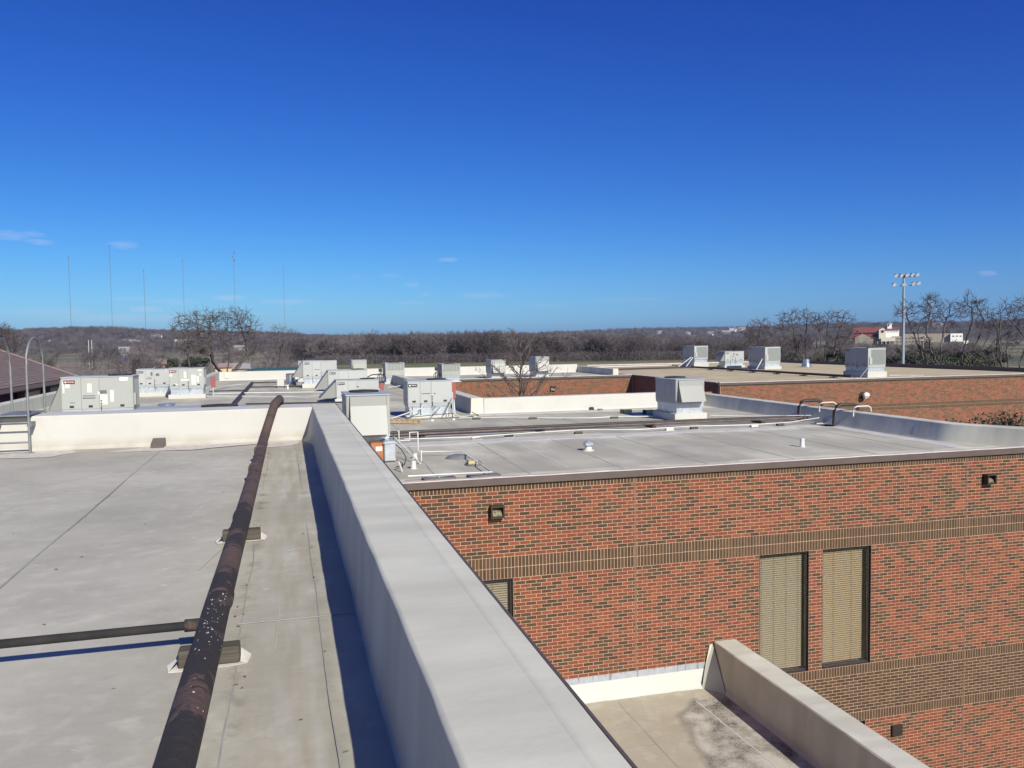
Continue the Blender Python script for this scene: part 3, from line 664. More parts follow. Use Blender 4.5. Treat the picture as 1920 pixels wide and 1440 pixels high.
lf = MB()
for _ in range(85):
    y = random.uniform(2.2, 13.2); x = random.choice((random.gauss(-.28, .03), random.gauss(.12, .05), random.uniform(-4, 0)*1.0)); a = random.uniform(0, 6.28); l_ = random.uniform(.006, .018); c_, s_ = math.cos(a)*l_, math.sin(a)*l_
    lf.add([(x-c_, y-s_, ZU+.006), (x+s_*.5, y-c_*.5, ZU+.010), (x+c_, y+s_, ZU+.006), (x-s_*.5, y+c_*.5, ZU+.009)], [(0, 1, 2, 3)])
lf.build('leaf_litter', mat('dry_leaf_bits', (.12, .09, .05), (.25, .20, .13), 30, .9), blk, 'stuff')

# ================================================================== low wing, bottom right
low = thing('low_roof_wing', 'low tan roofed wing with pale parapet and dried black puddle stain, bottom right', 'building')
lr = MB(); lr.box(.80, 8.5, 3.0, W1-.012, ZL-.3, ZL); lr.build('roof', M['roof_low'], low)
pbox('parapet', M['cap'], low, 8.02, 8.50, 3.0, W1-.03, ZL, -6.02, 'y', .35)
lo = MB(); lo.box(8.44, 8.49, 3.0, W1-.02, GZ, ZL-.01); lo.box(.8, 8.4, 3.0, 3.2, GZ, ZL-.31); lo.build('outer_wall', M['brickside'], low)
fl = MB(); n = 40; vs = []
for i in range(n+1):
    x = .81+7.25*i/n; j = random.uniform(-.006, .006); t = max(0, (x-7.2)/.8)
    vs += [(x, W1-.13+j-.05*t, ZL+.002), (x, W1-.06+j, ZL+.05+.03*t), (x, W1-.022+j*.5, ZL+.33), (x, W1-.012, ZL+.345)]
fl.add(vs, [(i*4+q, (i+1)*4+q, (i+1)*4+q+1, i*4+q+1) for i in range(n) for q in range(3)], 0, True); fl.build('base_flashing', M['white'], low)
fm = MB(); fm.box(.81, 8.0, W1-.014, W1-.003, ZL+.34, ZL+.465); fm.build('metal_flashing', M['flashing'], low)
x = MB(); x.add([(7.70, W1-.14, ZL+.004), (7.99, W1-.55, ZL+.004), (7.99, W1-.03, -6.06), (7.93, W1-.02, -6.08), (7.80, W1-.06, ZL+.34)], [(0, 1, 4), (1, 2, 4), (2, 3, 4)]); x.build('corner_flashing', M['cap'], low)
strip('roof_seam', M['seam2'], low, (5.88, 3.5), (5.89, 14.3), .02, ZL, jit=.4)
strip('roof_seam', M['seam2'], low, (1.0, 12.6), (5.87, 12.59), .02, ZL, jit=.4)
strip('roof_seam', M['seam_pale'], low, (7.47, 9.0), (7.32, 13.93), .03, ZL, jit=.4)

# ================================================================== gravel roof building
W2 = 40.6
gb = thing('gravel_roof_building', 'long brick building with tan gravel roof and brown fascia at the right', 'building')
g = MB(); g.box(22.85, 46.4, W2+.02, 74.4, -2.85, -2.56); g.build('roof', M['gravel'], gb)
g = MB(); g.box(22.82, 49.0, W2+.004, W2+.3, GZ, ZF-.02); gwo = g.build('wall', M['mortar2'], gb)
rows2, _ = rows_from(ZS, [('R', 18), ('S', 2), ('R', 30)])
place_bricks(brick_list(22.84, 49.0, rows2, [], 22.84, .03), W2, gwo)
g = MB(); g.box(22.78, 49.0, W2-.06, W2-.003, ZF-.13, ZF); g.box(22.72, 22.78, W2-.06, 74.5, ZF-.13, ZF); g.box(46.4, 46.5, W2+.1, 74.5, ZF-.25, -2.28); g.build('fascia', M['fascia'], gb)
g = MB(); g.box(22.79, 49.0, W2-.05, W2+.22, ZF, ZF+.025); g.box(22.74, 22.95, W2+.23, 74.4, ZF, ZF+.025); g.build('roof_edge', M['edge'], gb)
g = MB(); g.box(22.8, 46.5, 74.42, 74.6, -2.9, -2.36); g.build('far_parapet', M['fascia'], gb)
g = MB(); g.box(22.8, 46.4, 74.2, 74.41, -2.6, -2.50); g.build('far_edge_strip', M['edge'], gb)
g = MB(); g.box(22.80, 22.84, W2+.31, 74.5, GZ, ZF-.14); g.box(46.45, 46.49, W2+.31, 74.5, GZ, -2.8); g.box(22.9, 46.4, 74.61, 74.7, GZ, -2.4); g.build('outer_wall', M['brickside'], gb)

# ================================================================== rooftop air handling units
tx = bpy.data.curves.new('t', 'FONT'); tx.body = 'TRANE'; tx.size = .1; tx.align_x = 'CENTER'; tx.align_y = 'CENTER'
to = bpy.data.objects.new('t', tx); C.objects.link(to)
text_me = bpy.data.meshes.new_from_object(to.evaluated_get(bpy.context.evaluated_depsgraph_get())); text_me.materials.clear(); text_me.materials.append(M['ink_white'])
bpy.data.objects.remove(to)
def hvac(label, loc, rz, L, D, H, base, cab=None, hood=.35, plate_='black', coil='full', stickers=0, simple=False, adapter=.30, extras=(), group=None, pipes=True):
    """service side -y, hood at -x, coil at +x, origin on the roof under its middle; base = height of cabinet foot above roof"""
    cab = cab or M['hvac2']
    t = thing('rooftop_air_conditioner', label, 'air conditioner', loc, rz, group or 'air conditioners on the flat roofs')
    x0, x1, y0, y1 = -L/2, L/2, -D/2, D/2; zb = base; zt = base+H
    bh = max(.02, base-adapter)
    if bh > .03: box1('base_curb', M['white'], t, x0-.06, x1+.06, y0-.06, y1+.06, 0, bh, bev=.012)
    if adapter > .03:
        a = MB(); a.box(x0+.05, x1-.05, y0+.05, y1-.05, bh, zb-.012); a.box(x0+.03, x1-.03, y0+.03, y1-.03, zb-.05, zb-.012)
        a.box(x0+.03, x1-.03, y0+.03, y1-.03, bh, bh+.03); a.build('curb_adapter', M['gal'], t)
    box1('base_rail', M['hvactop'], t, x0+.012, x1-.012, y0+.012, y1-.012, zb-.012, zb+.07)
    body = MB(); body.box(x0+.014, x1-.014, y0+.014, y1-.014, zb+.07, zt-.03); body.build('cabinet_core', M['groove'], t)
    # panels proud of the core with gaps
    w = (L-.03)/3
    spl = [x0+.01, x0+.01+L*.27, x0+.01+L*.52, x1-.01]
    for a, b in zip(spl, spl[1:]): box1('service_panel', cab, t, a+.004, b-.004, y0, y0+.013, zb+.075, zt-.035, bev=.003)
    for a, b in ((x0+.01, 0), (0, x1-.01)): box1('rear_panel', cab, t, a+.004, b-.004, y1-.013, y1, zb+.075, zt-.035, bev=.003)
    box1('end_panel', cab, t, x0, x0+.013, y0+.016, y1-.016, zb+.075, zt-.035, bev=.003)
    if coil == 'full':
        c = MB(); zz0, zz1 = zb+.12, zt-.10; c.box(x1-.013, x1, y0+.015, y0+.2, zb+.075, zt-.035); c.box(x1-.013, x1, y1-.05, y1-.015, zb+.075, zt-.035)
        c.box(x1-.013, x1, y0+.2, y1-.05, zt-.1, zt-.035); c.box(x1-.013, x1, y0+.2, y1-.05, zb+.075, zz0); c.build('coil_frame', cab, t)
        c = MB(); nf = 18
        for k in range(nf): yy = y0+.205+(D-.26)*k/nf; c.box(x1-.012, x1-.002, yy, yy+(D-.26)/nf*.55, zz0, zz1)
        c.build('coil_grille', M['grille'], t)
        box1('control_box', cab, t, x1, x1+.05, y0+.08, y0+.26, zb+.15, zb+H*.5, bev=.004)
    else:
        c = MB(); zz0 = zt-.42 if coil == 'top' else zt-.2
        c.box(x1-.013, x1, y0+.015, y1-.015, zb+.075, zz0-.005); c.box(x1-.013, x1, y0+.015, y0+.08, zz0, zt-.035); c.box(x1-.013, x1, y1-.08, y1-.015, zz0, zt-.035); c.build('end_panel', cab, t)
        c = MB(); nf = 11
        for k in range(nf): yy = y0+.09+(D-.18)*k/nf; c.box(x1-.012, x1+.004, yy, yy+(D-.18)/nf*.6, zz0+.01, zt-.06)
        c.build('louver_bank', cab, t)
        box1('panel_joint', M['groove'], t, x1+.0005, x1+.002, -.003, .003, zb+.08, zz0-.01)
    box1('top_cover', M['hvactop'], t, x0-.015, x1+.015, y0-.015, y1+.015, zt-.032, zt, bev=.008)
    fr_ = min(.33, D*.36); fx = x1-.1-fr_
    f = MB(); f.cyl((fx, 0, zt), fr_, .035, 24, caps=False); f.cyl((fx, 0, zt+.001), fr_-.02, .03, 24, caps=True); f.build('fan_opening', M['fanblk'], t)
    f = MB()
    for k in range(8): a = k*math.pi/8; f.tube([(fx-fr_*math.cos(a), -fr_*math.sin(a), zt+.035), (fx, 0, zt+.055), (fx+fr_*math.cos(a), fr_*math.sin(a), zt+.035)], .004, 3)
    for q in (.4, .7, 1.0): f.tube([(fx+fr_*q*math.cos(a), fr_*q*math.sin(a), zt+.055-.02*q) for a in np.linspace(0, 2*math.pi, 17)], .004, 3)
    f.build('fan_guard', M['cable'], t)
    if hood:
        hz0 = zb+.06; hz1 = zt-.04; kz = hz1-.22*H
        h = MB(); yy0, yy1 = y0+.07, y1-.07; e = .012
        prof = [(x0, hz1), (x0-.04, hz1), (x0-.07, kz), (x0-hood, hz0)] if hood < .5 else [(x0, hz1), (x0-.03, hz1), (x0-hood, hz0)]
        inner = [(x0, hz1-e)]+[(p[0]+e, p[1]-(e if i < 2 else 0)) for i, p in enumerate(prof[1:])]
        h.prism(prof+inner[::-1], 'y', yy0, yy1)
        for yy in (yy0, yy1-e): h.prism(prof+[(x0, hz0)], 'y', yy, yy+e)
        h.build('intake_hood', M['hood'], t)
        box1('filter_screen', M['gal'], t, x0-hood*.6, x0, yy0+.02, yy1-.02, hz0+.02, hz0+.03)
    if not simple:
        px_ = x0+L*.115
        pl = box1('nameplate', M['plate_red'] if plate_ == 'red' else M['plate_blk'], t, px_-.15, px_+.15, y0-.008, y0-.0005, zt-.205, zt-.10)
        inst(text_me, 'lettering', pl, (px_+.035, y0-.0095, zt-.1525), (.55, .55, .55), (R(90), 0, 0))
        c = MB(); c.v = []; nn = 12
        c.add([(px_-.095+.024*math.cos(2*math.pi*i/nn), y0-.0095, zt-.1525+.024*math.sin(2*math.pi*i/nn)) for i in range(nn)], [tuple(range(nn))]); c.build('emblem', M['ink_white'], pl)
        for q in (.14, .40, .84): box1('latch', M['black'], t, x0+L*q-.055, x0+L*q+.055, y0-.014, y0-.0008, zb+.12, zb+.18)
        for i, (u, v, w_, h_, mm) in enumerate(stickers or ()):
            box1('sticker', mm, t, x0+L*u-w_/2, x0+L*u+w_/2, y0-.0035, y0-.0008, zt-H*v-h_, zt-H*v)
        if pipes:
            k = MB(); xx = x0+L*.30
            k.tube([(xx, y0, zb+.03), (xx, y0-.07, zb+.03), (xx, y0-.07, zb+.12)], .018, 8); k.tube([(xx, y0-.07, zb+.03), (xx, y0-.07, max(.03, zb-.28))], .018, 8); k.build('condensate_trap', M['pvc'], t)
            for zz in (.30, .22): 
                d = MB(); d.cyl((0, 0, 0), .022, .012, 10); o_ = d.build('gauge_port', M['black'], t); o_.rotation_euler = (R(90), 0, 0); o_.location = (x0+L*.55, y0-.001, zb+zz)
            tube1('power_cable', M['cable'], t, [(x0+L*.55, y0-.015, zb+.16), (x0+L*.55, y0-.05, zb+.02), (x0+L*.57, y0-.06, zb-.10), (x0+L*.62, y0-.05, zb-.02)], .012, 6)
    else:
        box1('access_door', cab, t, x0+L*.15, x0+L*.45, y0-.006, y0-.0005, zb+.2, zb+.62, bev=.002)
    b2 = MB(); b2.box(x0+L*.22, x0+L*.22+.36, y1+.0005, y1+.008, zb+.2, zb+.62); b2.build('rear_door', cab, t)
    return t
S, S2 = M['sticker'], M['sticker2']
stk1 = [(.035, .13, .05, .33, S), (.09, .16, .12, .16, S), (.39, .20, .12, .26, S2), (.58, .40, .18, .10, M['rubber']), (.585, .52, .20, .30, S), (.70, .40, .10, .35, S), (.87, .045, .22, .09, M['ink_white']), (.38, .54, .34, .025, M['rubber']), (.38, .60, .34, .035, M['rubber']), (.15, .73, .15, .018, M['rubber']), (.52, .44, .07, .08, S)]
stk2 = [(.05, .3, .12, .11, S), (.46, .18, .12, .30, S), (.45, .55, .36, .09, S), (.70, .35, .20, .46, S), (.82, .42, .10, .30, S), (.89, .08, .16, .10, S), (.9, .28, .08, .12, S), (.18, .78, .16, .06, S)]
stk3 = [(.46, .18, .09, .18, M['rubber']), (.40, .46, .22, .02, M['rubber']), (.38, .54, .26, .03, M['rubber']), (.64, .26, .16, .13, M['rubber']), (.62, .46, .14, .25, M['hvactop']), (.9, .05, .04, .04, M['ink_white'])]
stk4 = [(.41, .50, .30, .028, M['rubber']), (.60, .5, .07, .03, M['rubber']), (.44, .05, .14, .01, S)]
g = None
hvac('widest green grey air conditioner with red nameplate behind the white wall beside the ladder', (-5.35, 27.1, ZR), 0, 1.93, 1.05, 1.02, .62, M['hvac'], .36, 'red', stickers=stk1)
hvac('light grey air conditioner with black nameplate between the two red nameplate units at the left', (-6.30, 44.25, ZR), 0, 1.50, 1.1, .86, .50, M['hvac2'], 0, stickers=stk3)
hvac('green grey air conditioner with red nameplate and large stickers on a galvanised curb', (-4.50, 41.95, ZR), 0, 1.52, 1.28, .94, .50, M['hvac'], 0, 'red', stickers=stk2)
hvac('farthest of the three overlapping units behind the parapet, beside a boxy intake hood unit', (1.82, 48.2, ZR), 0, 1.86, 1.05, .98, .55, M['hvac2'], .60, stickers=stk4[:1])
hvac('middle one of the three overlapping units behind the grey parapet', (3.02, 43.5, ZR), 0, 1.98, 1.05, .98, .14, M['hvac2'], .65, adapter=.02)
hvac('nearest of the three overlapping units behind the grey parapet, with slanted hood on its left', (2.92, 36.4, ZR), 0, 1.80, 1.1, .80, .13, M['hvac2'], .70, adapter=.0, stickers=[(.50, .1, .12, .25, M['hvactop']), (.50, .35, .08, .08, S)])
u7 = hvac('closest air conditioner, broad hood with a bright fold, rising just over the grey parapet', (1.66, 18.45, ZR), R(90), 1.40, .92, .90, .53, M['hvac'], .28, simple=True)
hvac('air conditioner with black nameplate on a tall galvanised curb beside white drain pipes', (4.565, 27.65, ZR), 0, 1.48, 1.08, .83, .41, M['hvac2'], 0, stickers=stk4)
hvac('boxy hood unit standing alone by the far white parapet near the aluminium fan', (1.24, 56.2, ZR), R(90), 1.5, .95, .90, .45, M['hvac2'], .35, simple=True)
hvac('tall pale hood unit before the far white parapet, behind the three overlapping units', (4.68, 56.5, ZR), R(90), 1.5, .98, .90, .45, M['hvac2'], .35, simple=True)
hvac('left one of the two units with louvred tops before the far white parapet', (6.27, 50.4, ZR), R(-90), 1.5, 1.14, .84, .42, M['hvac'], 0, coil='top')
hvac('right one of the two units with louvred tops before the far white parapet', (9.72, 50.6, ZR), R(-90), 1.5, 1.14, .78, .34, M['hvac'], 0, coil='top')
hvac('hood unit behind the bare courtyard tree, left one of the two', (13.47, 53.6, ZR), R(90), 1.5, 1.0, .90, .34, M['hvac2'], .32, simple=True)
hvac('taller hood unit right of the bare courtyard tree, dark left side', (16.5, 53.6, ZR), R(90), 1.6, .95, 1.02, .38, M['hvac2'], .30, simple=True)
hvac('air conditioner with dark left side and sloping hood standing by the long black pipes', (11.87, 23.65, ZR), R(90), 1.45, .96, .74, .54, M['hvac2'], .26, simple=True)
hvac('leftmost of the four units on the gravel roof, white conduits leaning on it', (34.55, 65.8, -2.56), R(-90), 2.2, 1.3, 1.14, .68, M['hvac2'], 0)
hvac('smallest of the four gravel roof units, service panels facing the viewer', (35.85, 62.0, -2.56), 0, 1.75, 1.15, .86, .5, M['hvac2'], .4, stickers=stk3)
hvac('third of the four gravel roof units from the left, next to the small round vent', (36.35, 57.8, -2.56), R(-90), 2.4, 1.35, 1.22, .52, M['hvac2'], 0)
hvac('rightmost and closest of the four units on the gravel roof', (34.2, 43.3, -2.56), R(-90), 2.15, 1.25, 1.14, .64, M['hvac2'], 0)
hvac('low unit directly behind the white wall, only its blue grey top and fan showing', (-1.75, 16.5, ZR), 0, 1.9, 1.2, 1.0, .36, M['hvac2'], 0)

# ================================================================== big rusty pipe on the upper roof
pp = thing('rusty_pipe', 'long maroon and black flaking pipe lying along the upper roof and over the white wall', 'pipe')
pts = [(-.405, 1.2, -1.395), (-.39, 3, -1.395), (-.385, 5, -1.395), (-.37, 7, -1.395), (-.36, 9, -1.40), (-.35, 11, -1.405), (-.345, 12.75, -1.405), (-.335, 12.88, -1.385), (-.315, 12.98, -1.32), (-.20, 13.42, -.985), (-.185, 13.5, -.955), (-.17, 13.6, -.945), (-.125, 14.3, -.935), (-.12, 14.40, -.945), (-.118, 14.47, -.99), (-.116, 14.50, -1.07), (-.115, 14.51, -1.3), (-.11, 14.52, -2.45)]
fine = []
for a, b in zip(pts, pts[1:]):
    a = Vector(a); b = Vector(b); n_ = max(1, int((b-a).length/.25)); fine += [tuple(a+(b-a)*i/n_) for i in range(n_)]
fine.append(pts[-1])
x = MB(); x.tube(fine, [.0665+random.uniform(-.0012, .0012) for _ in fine], 24); x.build('pipe_run', M['mainpipe'], pp)
for yy, w_ in ((4.75, .06), (6.95, .05), (9.6, .05), (11.2, .05)):
    x = MB(); x.tube([(-.385+.003*(yy-4), yy-w_, -1.396), (-.385+.003*(yy-4), yy+w_, -1.396)], .0705, 24); x.build('coupling', M['mainpipe'], pp)
x = MB(); x.tube([(-5.5, 4.27, -1.395), (-2.5, 4.31, -1.393), (-.44, 4.33, -1.395)], .0215, 14); x.build('branch_pipe', M['branch'], pp)
x = MB(); x.tube([(-.52, 4.33, -1.395), (-.42, 4.33, -1.395)], .031, 14); x.build('branch_collar', M['mainpipe'], pp)
x = MB()
for _ in range(64):
    t_ = random.gauss(0, 1); y = random.choice((4.15, 4.45, 3.95, 3.4, 4.3))+random.gauss(0, .13); th = R(90)+random.gauss(-.1, .55)
    r0 = .0672; cx, cz = -.387+r0*math.cos(th), -1.395+r0*math.sin(th); s_ = .0012+.0045*random.random()**2.2; tx_, tz_ = -math.sin(th), math.cos(th); nx_, nz_ = math.cos(th), math.sin(th)
    ring = []
    for k in range(6):
        a = k*math.pi/3; u = math.cos(a)*s_*random.uniform(.6, 1.5); v = math.sin(a)*s_*random.uniform(.8, 3.2); ring.append((cx+tx_*u, y+v, cz+tz_*u))
    x.add(ring+[(cx+nx_*.002, y, cz+nz_*.002)], [(k, (k+1) % 6, 6) for k in range(6)])
x.build('bird_droppings', M['dropping'], pp, 'stuff')
for k, (yy, xl, xr) in enumerate(((6.80, -.515, -.232), (4.20, -.535, -.255), (1.9, -.54, -.26))):
    w = thing('timber_block', ('farther weathered timber block under the rusty pipe', 'nearer weathered timber block under the rusty pipe, beside the branch pipe', 'timber block under the rusty pipe nearest the viewer')[k], 'timber block', ((xl+xr)/2, yy, ZU), 0, 'timber blocks carrying the pipe')
    h_ = (xr-xl)/2
    box1('block', M['wood'], w, -h_, h_, -.05, .045, .006, .088, bev=.006)
    x = MB(); P_ = [(-h_-.04, -.075), (-h_+.05, -.085), (h_-.05, -.08), (h_+.035, -.06), (h_+.05, .03), (h_+.02, .07), (-h_-.03, .06)]
    x.prism(P_, 'z', .0035, .0055)
    x.add([(-h_-.04, -.075, .004), (-h_-.0, -.06, .05), (-h_-.002, .05, .035), (-h_-.055, .0, .01)], [(0, 1, 2, 3)]); x.add([(h_+.035, -.06, .004), (h_+.002, -.05, .01), (h_+.003, .05, .045), (h_+.05, .03, .015)], [(0, 1, 2, 3)])
    x.build('pad', M['padwhite'], w)

# ================================================================== roof ladder
ld = thing('roof_ladder', 'galvanised step over ladder with two arched rails crossing the white wall at the left edge', 'ladder', (-3.83, 13.33, ZU))
o3 = (-3.83, 13.33, ZU)
for xx in (-4.055, -3.605):
    x = MB(); arc = [(xx, 13.33, -1.55), (xx, 13.33, -.9), (xx, 13.33, -.30)]+[(xx, 13.33+.43*(1-math.cos(a)), -.30+.42*math.sin(a)) for a in np.linspace(.15, math.pi-.15, 14)]+[(xx, 14.19, -.30), (xx, 14.19, -1.02)]
    x.tube(arc, .018, 8); shift(x.build('arched_rail', M['ladder'], ld), o3)
for z in (-1.10, -1.385, -1.535): shift(tube1('rung', M['ladder'], ld, [(-4.05, 13.33, z), (-3.61, 13.33, z)], .013, 8), o3)
shift(box1('step_plate', M['ladder'], ld, -4.04, -3.62, 13.36, 14.2, -1.008, -.99), o3)
for xx in (-4.055, -3.605): shift(box1('wall_bracket', M['ladder'], ld, xx-.03, xx+.03, 13.34, 13.56, -1.16, -1.10), o3)
for xx in (-4.055, -3.605): shift(box1('foot', M['ladder'], ld, xx-.05, xx+.05, 13.27, 13.39, -1.548, -1.535), o3)

# ================================================================== wall lamps and vents
def wallpack(label, x, y, z, w=.25, lensm=None, hood=True):
    t = thing('wall_lamp', label, 'wall lamp', (x, y, z), 0, 'lamps fixed to the brick walls')
    h = w*.92; m = MB(); d = .14
    m.box(-w/2, w/2, -.02, -.002, -h/2, h/2); m.box(-w/2, -w/2+.025, -d, -.02, -h/2, h/2); m.box(w/2-.025, w/2, -d, -.02, -h/2, h/2); m.box(-w/2+.025, w/2-.025, -d, -.02, h/2-.03, h/2); m.box(-w/2+.025, w/2-.025, -d, -.02, -h/2, -h/2+.03)
    m.build('housing', M['bronze'], t)
    m = MB(); m.prism([(-.11, -h/2+.035), (-.08, -h*.12), (-.022, h*.16), (-.022, -h/2+.035)], 'x', -w/2+.04, w/2-.04); m.build('lens', lensm or M['lens'], t)
    return t
wallpack('dark square wall lamp on the near brick wall close to the grey parapet', 3.625, W1, -3.115)
wallpack('dark square wall lamp on the near brick wall at the right edge', 14.63, W1, -3.15, .24)
t = thing('wall_lamp', 'white dome lamp casting a round shadow on the gravel roof building', 'wall lamp', (31.9, W2, -3.45), 0, 'lamps fixed to the brick walls')
x = MB(); x.tube([(0, -.01, 0), (0, -.22, .03)], .03, 8); x.build('arm', M['bronze'], t)
x = MB(); x.tube([(.0, -.20, .10), (.0, -.27, .05), (.02, -.36, -.03), (.03, -.42, -.09)], [.05, .17, .20, .15], 14); x.build('head', M['lenswhite'], t)
x = MB(); x.cyl((0, 0, 0), .2, .05, 14); o_ = x.build('back_plate', M['bronze'], t); o_.rotation_euler = (R(90), 0, 0)
wallpack('small dark vent box on the far wing wall right of the courtyard tree', 17.05, W3, -3.27, .32)
t = thing('wall_vent', 'dark square vent low on the near brick wall below the brown band', 'vent', (12.35, W1, -8.43)); x = MB(); x.box(-.125, .125, -.05, -.001, -.12, .12); x.build('housing', M['bronze'], t)
for k in range(5): box1('louver', M['frame'], t, -.11, .11, -.062, -.05, -.1+k*.045, -.1+k*.045+.022)

# ================================================================== small things on the near part of the big roof
t = thing('roof_vent', 'small galvanised cap vent in the middle of the near lower roof', 'roof vent', (6.6, 17.7, ZR))
x = MB(); x.cyl((0, 0, 0), .13, .02, 16); x.cyl((0, 0, .02), .085, .10, 16, r2=.075); x.build('pipe', M['padwhite'], t)
x = MB(); x.cyl((0, 0, .11), .10, .02, 16, r2=.13); x.cyl((0, 0, .13), .13, .055, 8, r2=.12, smooth=False); x.cyl((0, 0, .185), .12, .05, 8, r2=.03, smooth=False); x.build('cap', M['gal'], t)
for k, (lx, ly, h_, lb) in enumerate(((2.40, 16.4, .15, 'white vent pipe nearest the roof edge beside the drain pipe frame'), (2.64, 17.8, .11, 'short white vent pipe just inside the white drain pipe frame'), (11.39, 16.53, .19, 'white vent pipe alone at the right of the near lower roof'), (.05, 47.0, .2, 'white vent pipe left of the aluminium fan on the far roof'))):
    t = thing('vent_pipe', lb, 'vent pipe', (lx, ly, ZR), 0, 'white vent pipes')
    x = MB(); x.cyl((0, 0, 0), .075, .012, 14); x.cyl((0, 0, .012), .058, h_*.75, 14, r2=.046); x.build('boot', M['pvc'], t)
    x = MB(); x.cyl((0, 0, h_*.75), .052, h_*.25+.01, 14); x.build('collar', M['pvc'], t)
def conduit(label, pts, r, m, name='conduit_pipe', cat='pipe', n=7, extra=None, group=None, bend=True):
    o = MB(); o.tube(pts, r, n); ob = o.build(name, m); tag(ob, label, cat, group); return ob
def wav(pts, n=5, a=.02):
    out = []
    for p, q in zip(pts, pts[1:]):
        p = Vector(p); q = Vector(q)
        for i in range(n): c = p+(q-p)*i/n; out.append((c.x, c.y+random.uniform(-a, a), c.z))
    out.append(tuple(pts[-1])); return out
conduit('black iron pipe crossing the near lower roof, farther one of the pair', [(2.45, 21.95, -2.42), (9, 21.92, -2.42), (15.0, 21.68, -2.42)], .042, M['darkpipe'])
conduit('brown pipe crossing the near lower roof, nearer one of the pair', [(2.45, 21.55, -2.44), (9, 21.60, -2.44), (15.0, 21.45, -2.44)], .038, M['brownpipe'])
conduit('white conduit running along the pair of dark pipes', wav([(2.83, 20.82, -2.47), (4.56, 20.62, -2.47), (6.26, 20.91, -2.46), (7.74, 21.06, -2.46), (9.18, 20.62, -2.47), (10.87, 20.8, -2.46), (12.38, 20.56, -2.47), (13.82, 20.67, -2.46), (15.0, 20.95, -2.40)], 4, .01), .014, M['pvc'])
conduit('thin sagging white conduit lying before the courtyard parapet', wav([(5.3, 26.0, -2.48), (6.95, 25.59, -2.48), (8.25, 24.8, -2.49), (9.23, 24.4, -2.49), (10.17, 24.45, -2.48), (11.3, 24.2, -2.5)], 4, .015), .016, M['pvc'])
conduit('thin white conduit between the hood unit and the right parapet', wav([(12.6, 23.0, -2.42), (13.6, 22.3, -2.42), (14.98, 21.3, -2.36)], 4, .01), .016, M['pvc'])
# supports under them
kk = 0; ORD = ['first', 'second', 'third', 'fourth', 'fifth', 'sixth', 'seventh', 'eighth']
for (bx_, by_, what) in ((4.68, 20.8, 0), (5.6, 20.95, 1), (7.5, 20.85, 1), (10.11, 20.75, 0), (10.86, 20.75, 1), (12.65, 20.62, 0), (13.52, 20.67, 1), (14.85, 20.75, 0)):
    t = thing('pipe_support', ORD[kk]+' of eight small supports under the white conduit, counted from the left', 'pipe support', (bx_, by_, ZR), 0, 'small supports under the long white conduit')
    kk += 1
    box1('block', M['wood'] if what else M['padwhite'], t, -.11, .11, -.055, .055, .004, .068, bev=.008)
    x = MB(); x.prism([(-.15, -.09), (.16, -.08), (.15, .09), (-.14, .08)], 'z', .0, .004); x.build('pad', M['padwhite'], t)
for i, (bx_, by_) in enumerate(((5.84, 25.85), (7.53, 25.2), (9.99, 24.42))):
    t = thing('pipe_support', 'timber support under the thin sagging conduit, '+('leftmost of three', 'middle of three', 'rightmost of three')[i], 'pipe support', (bx_, by_, ZR), 0, 'supports under the sagging conduit')
    box1('block', M['wood'], t, -.13, .13, -.055, .055, .004, .075, bev=.008)
    x = MB(); x.prism([(-.19, -.08), (.19, -.07), (.18, .09), (-.18, .08)], 'z', 0, .004); x.build('pad', M['padwhite'], t)
for i, (bx_, by_) in enumerate(((3.4, 21.75), (6.7, 21.76), (10.0, 21.76), (13.4, 21.62))):
    t = thing('pipe_support', ORD[i]+' of four dark saddles under the pair of iron pipes, from the left', 'pipe support', (bx_, by_, ZR), 0, 'saddles under the pair of iron pipes')
    box1('block', M['darkpipe'], t, -.06, .06, -.28, .28, .004, .06); x = MB(); x.prism([(-.2, .06), (.2, .06), (.02, .098), (-.02, .098)], 'y', .12, .20); x.build('saddle', M['darkpipe'], t)
for i, (bx_, by_) in enumerate(((11.18, 26.1), (11.78, 25.6))):
    t = thing('timber_support', ('pale timber block on the roof left of the hood unit, farther from it', 'pale timber block on the roof right beside the hood unit')[i], 'timber block', (bx_, by_, ZR), 0, 'pale timber blocks beside the hood unit')
    box1('block', M['yellow'], t, -.18, .12, -.07, .07, .003, .13, bev=.01); box1('dark_end', M['wood'], t, -.26, -.185, -.07, .07, .003, .14, bev=.006)
t = thing('loose_cap', 'bit of blue grey debris lying before the white courtyard parapet', 'debris', (10.75, 27.6, ZR)); x = MB(); x.cyl((0, 0, 0), .13, .05, 10, r2=.09); x.build('cap', M['rubber'], t); x = MB(); x.cyl((-.22, .25, 0), .10, .10, 8, r2=.07, smooth=False); x.build('clod', M['black'], t)
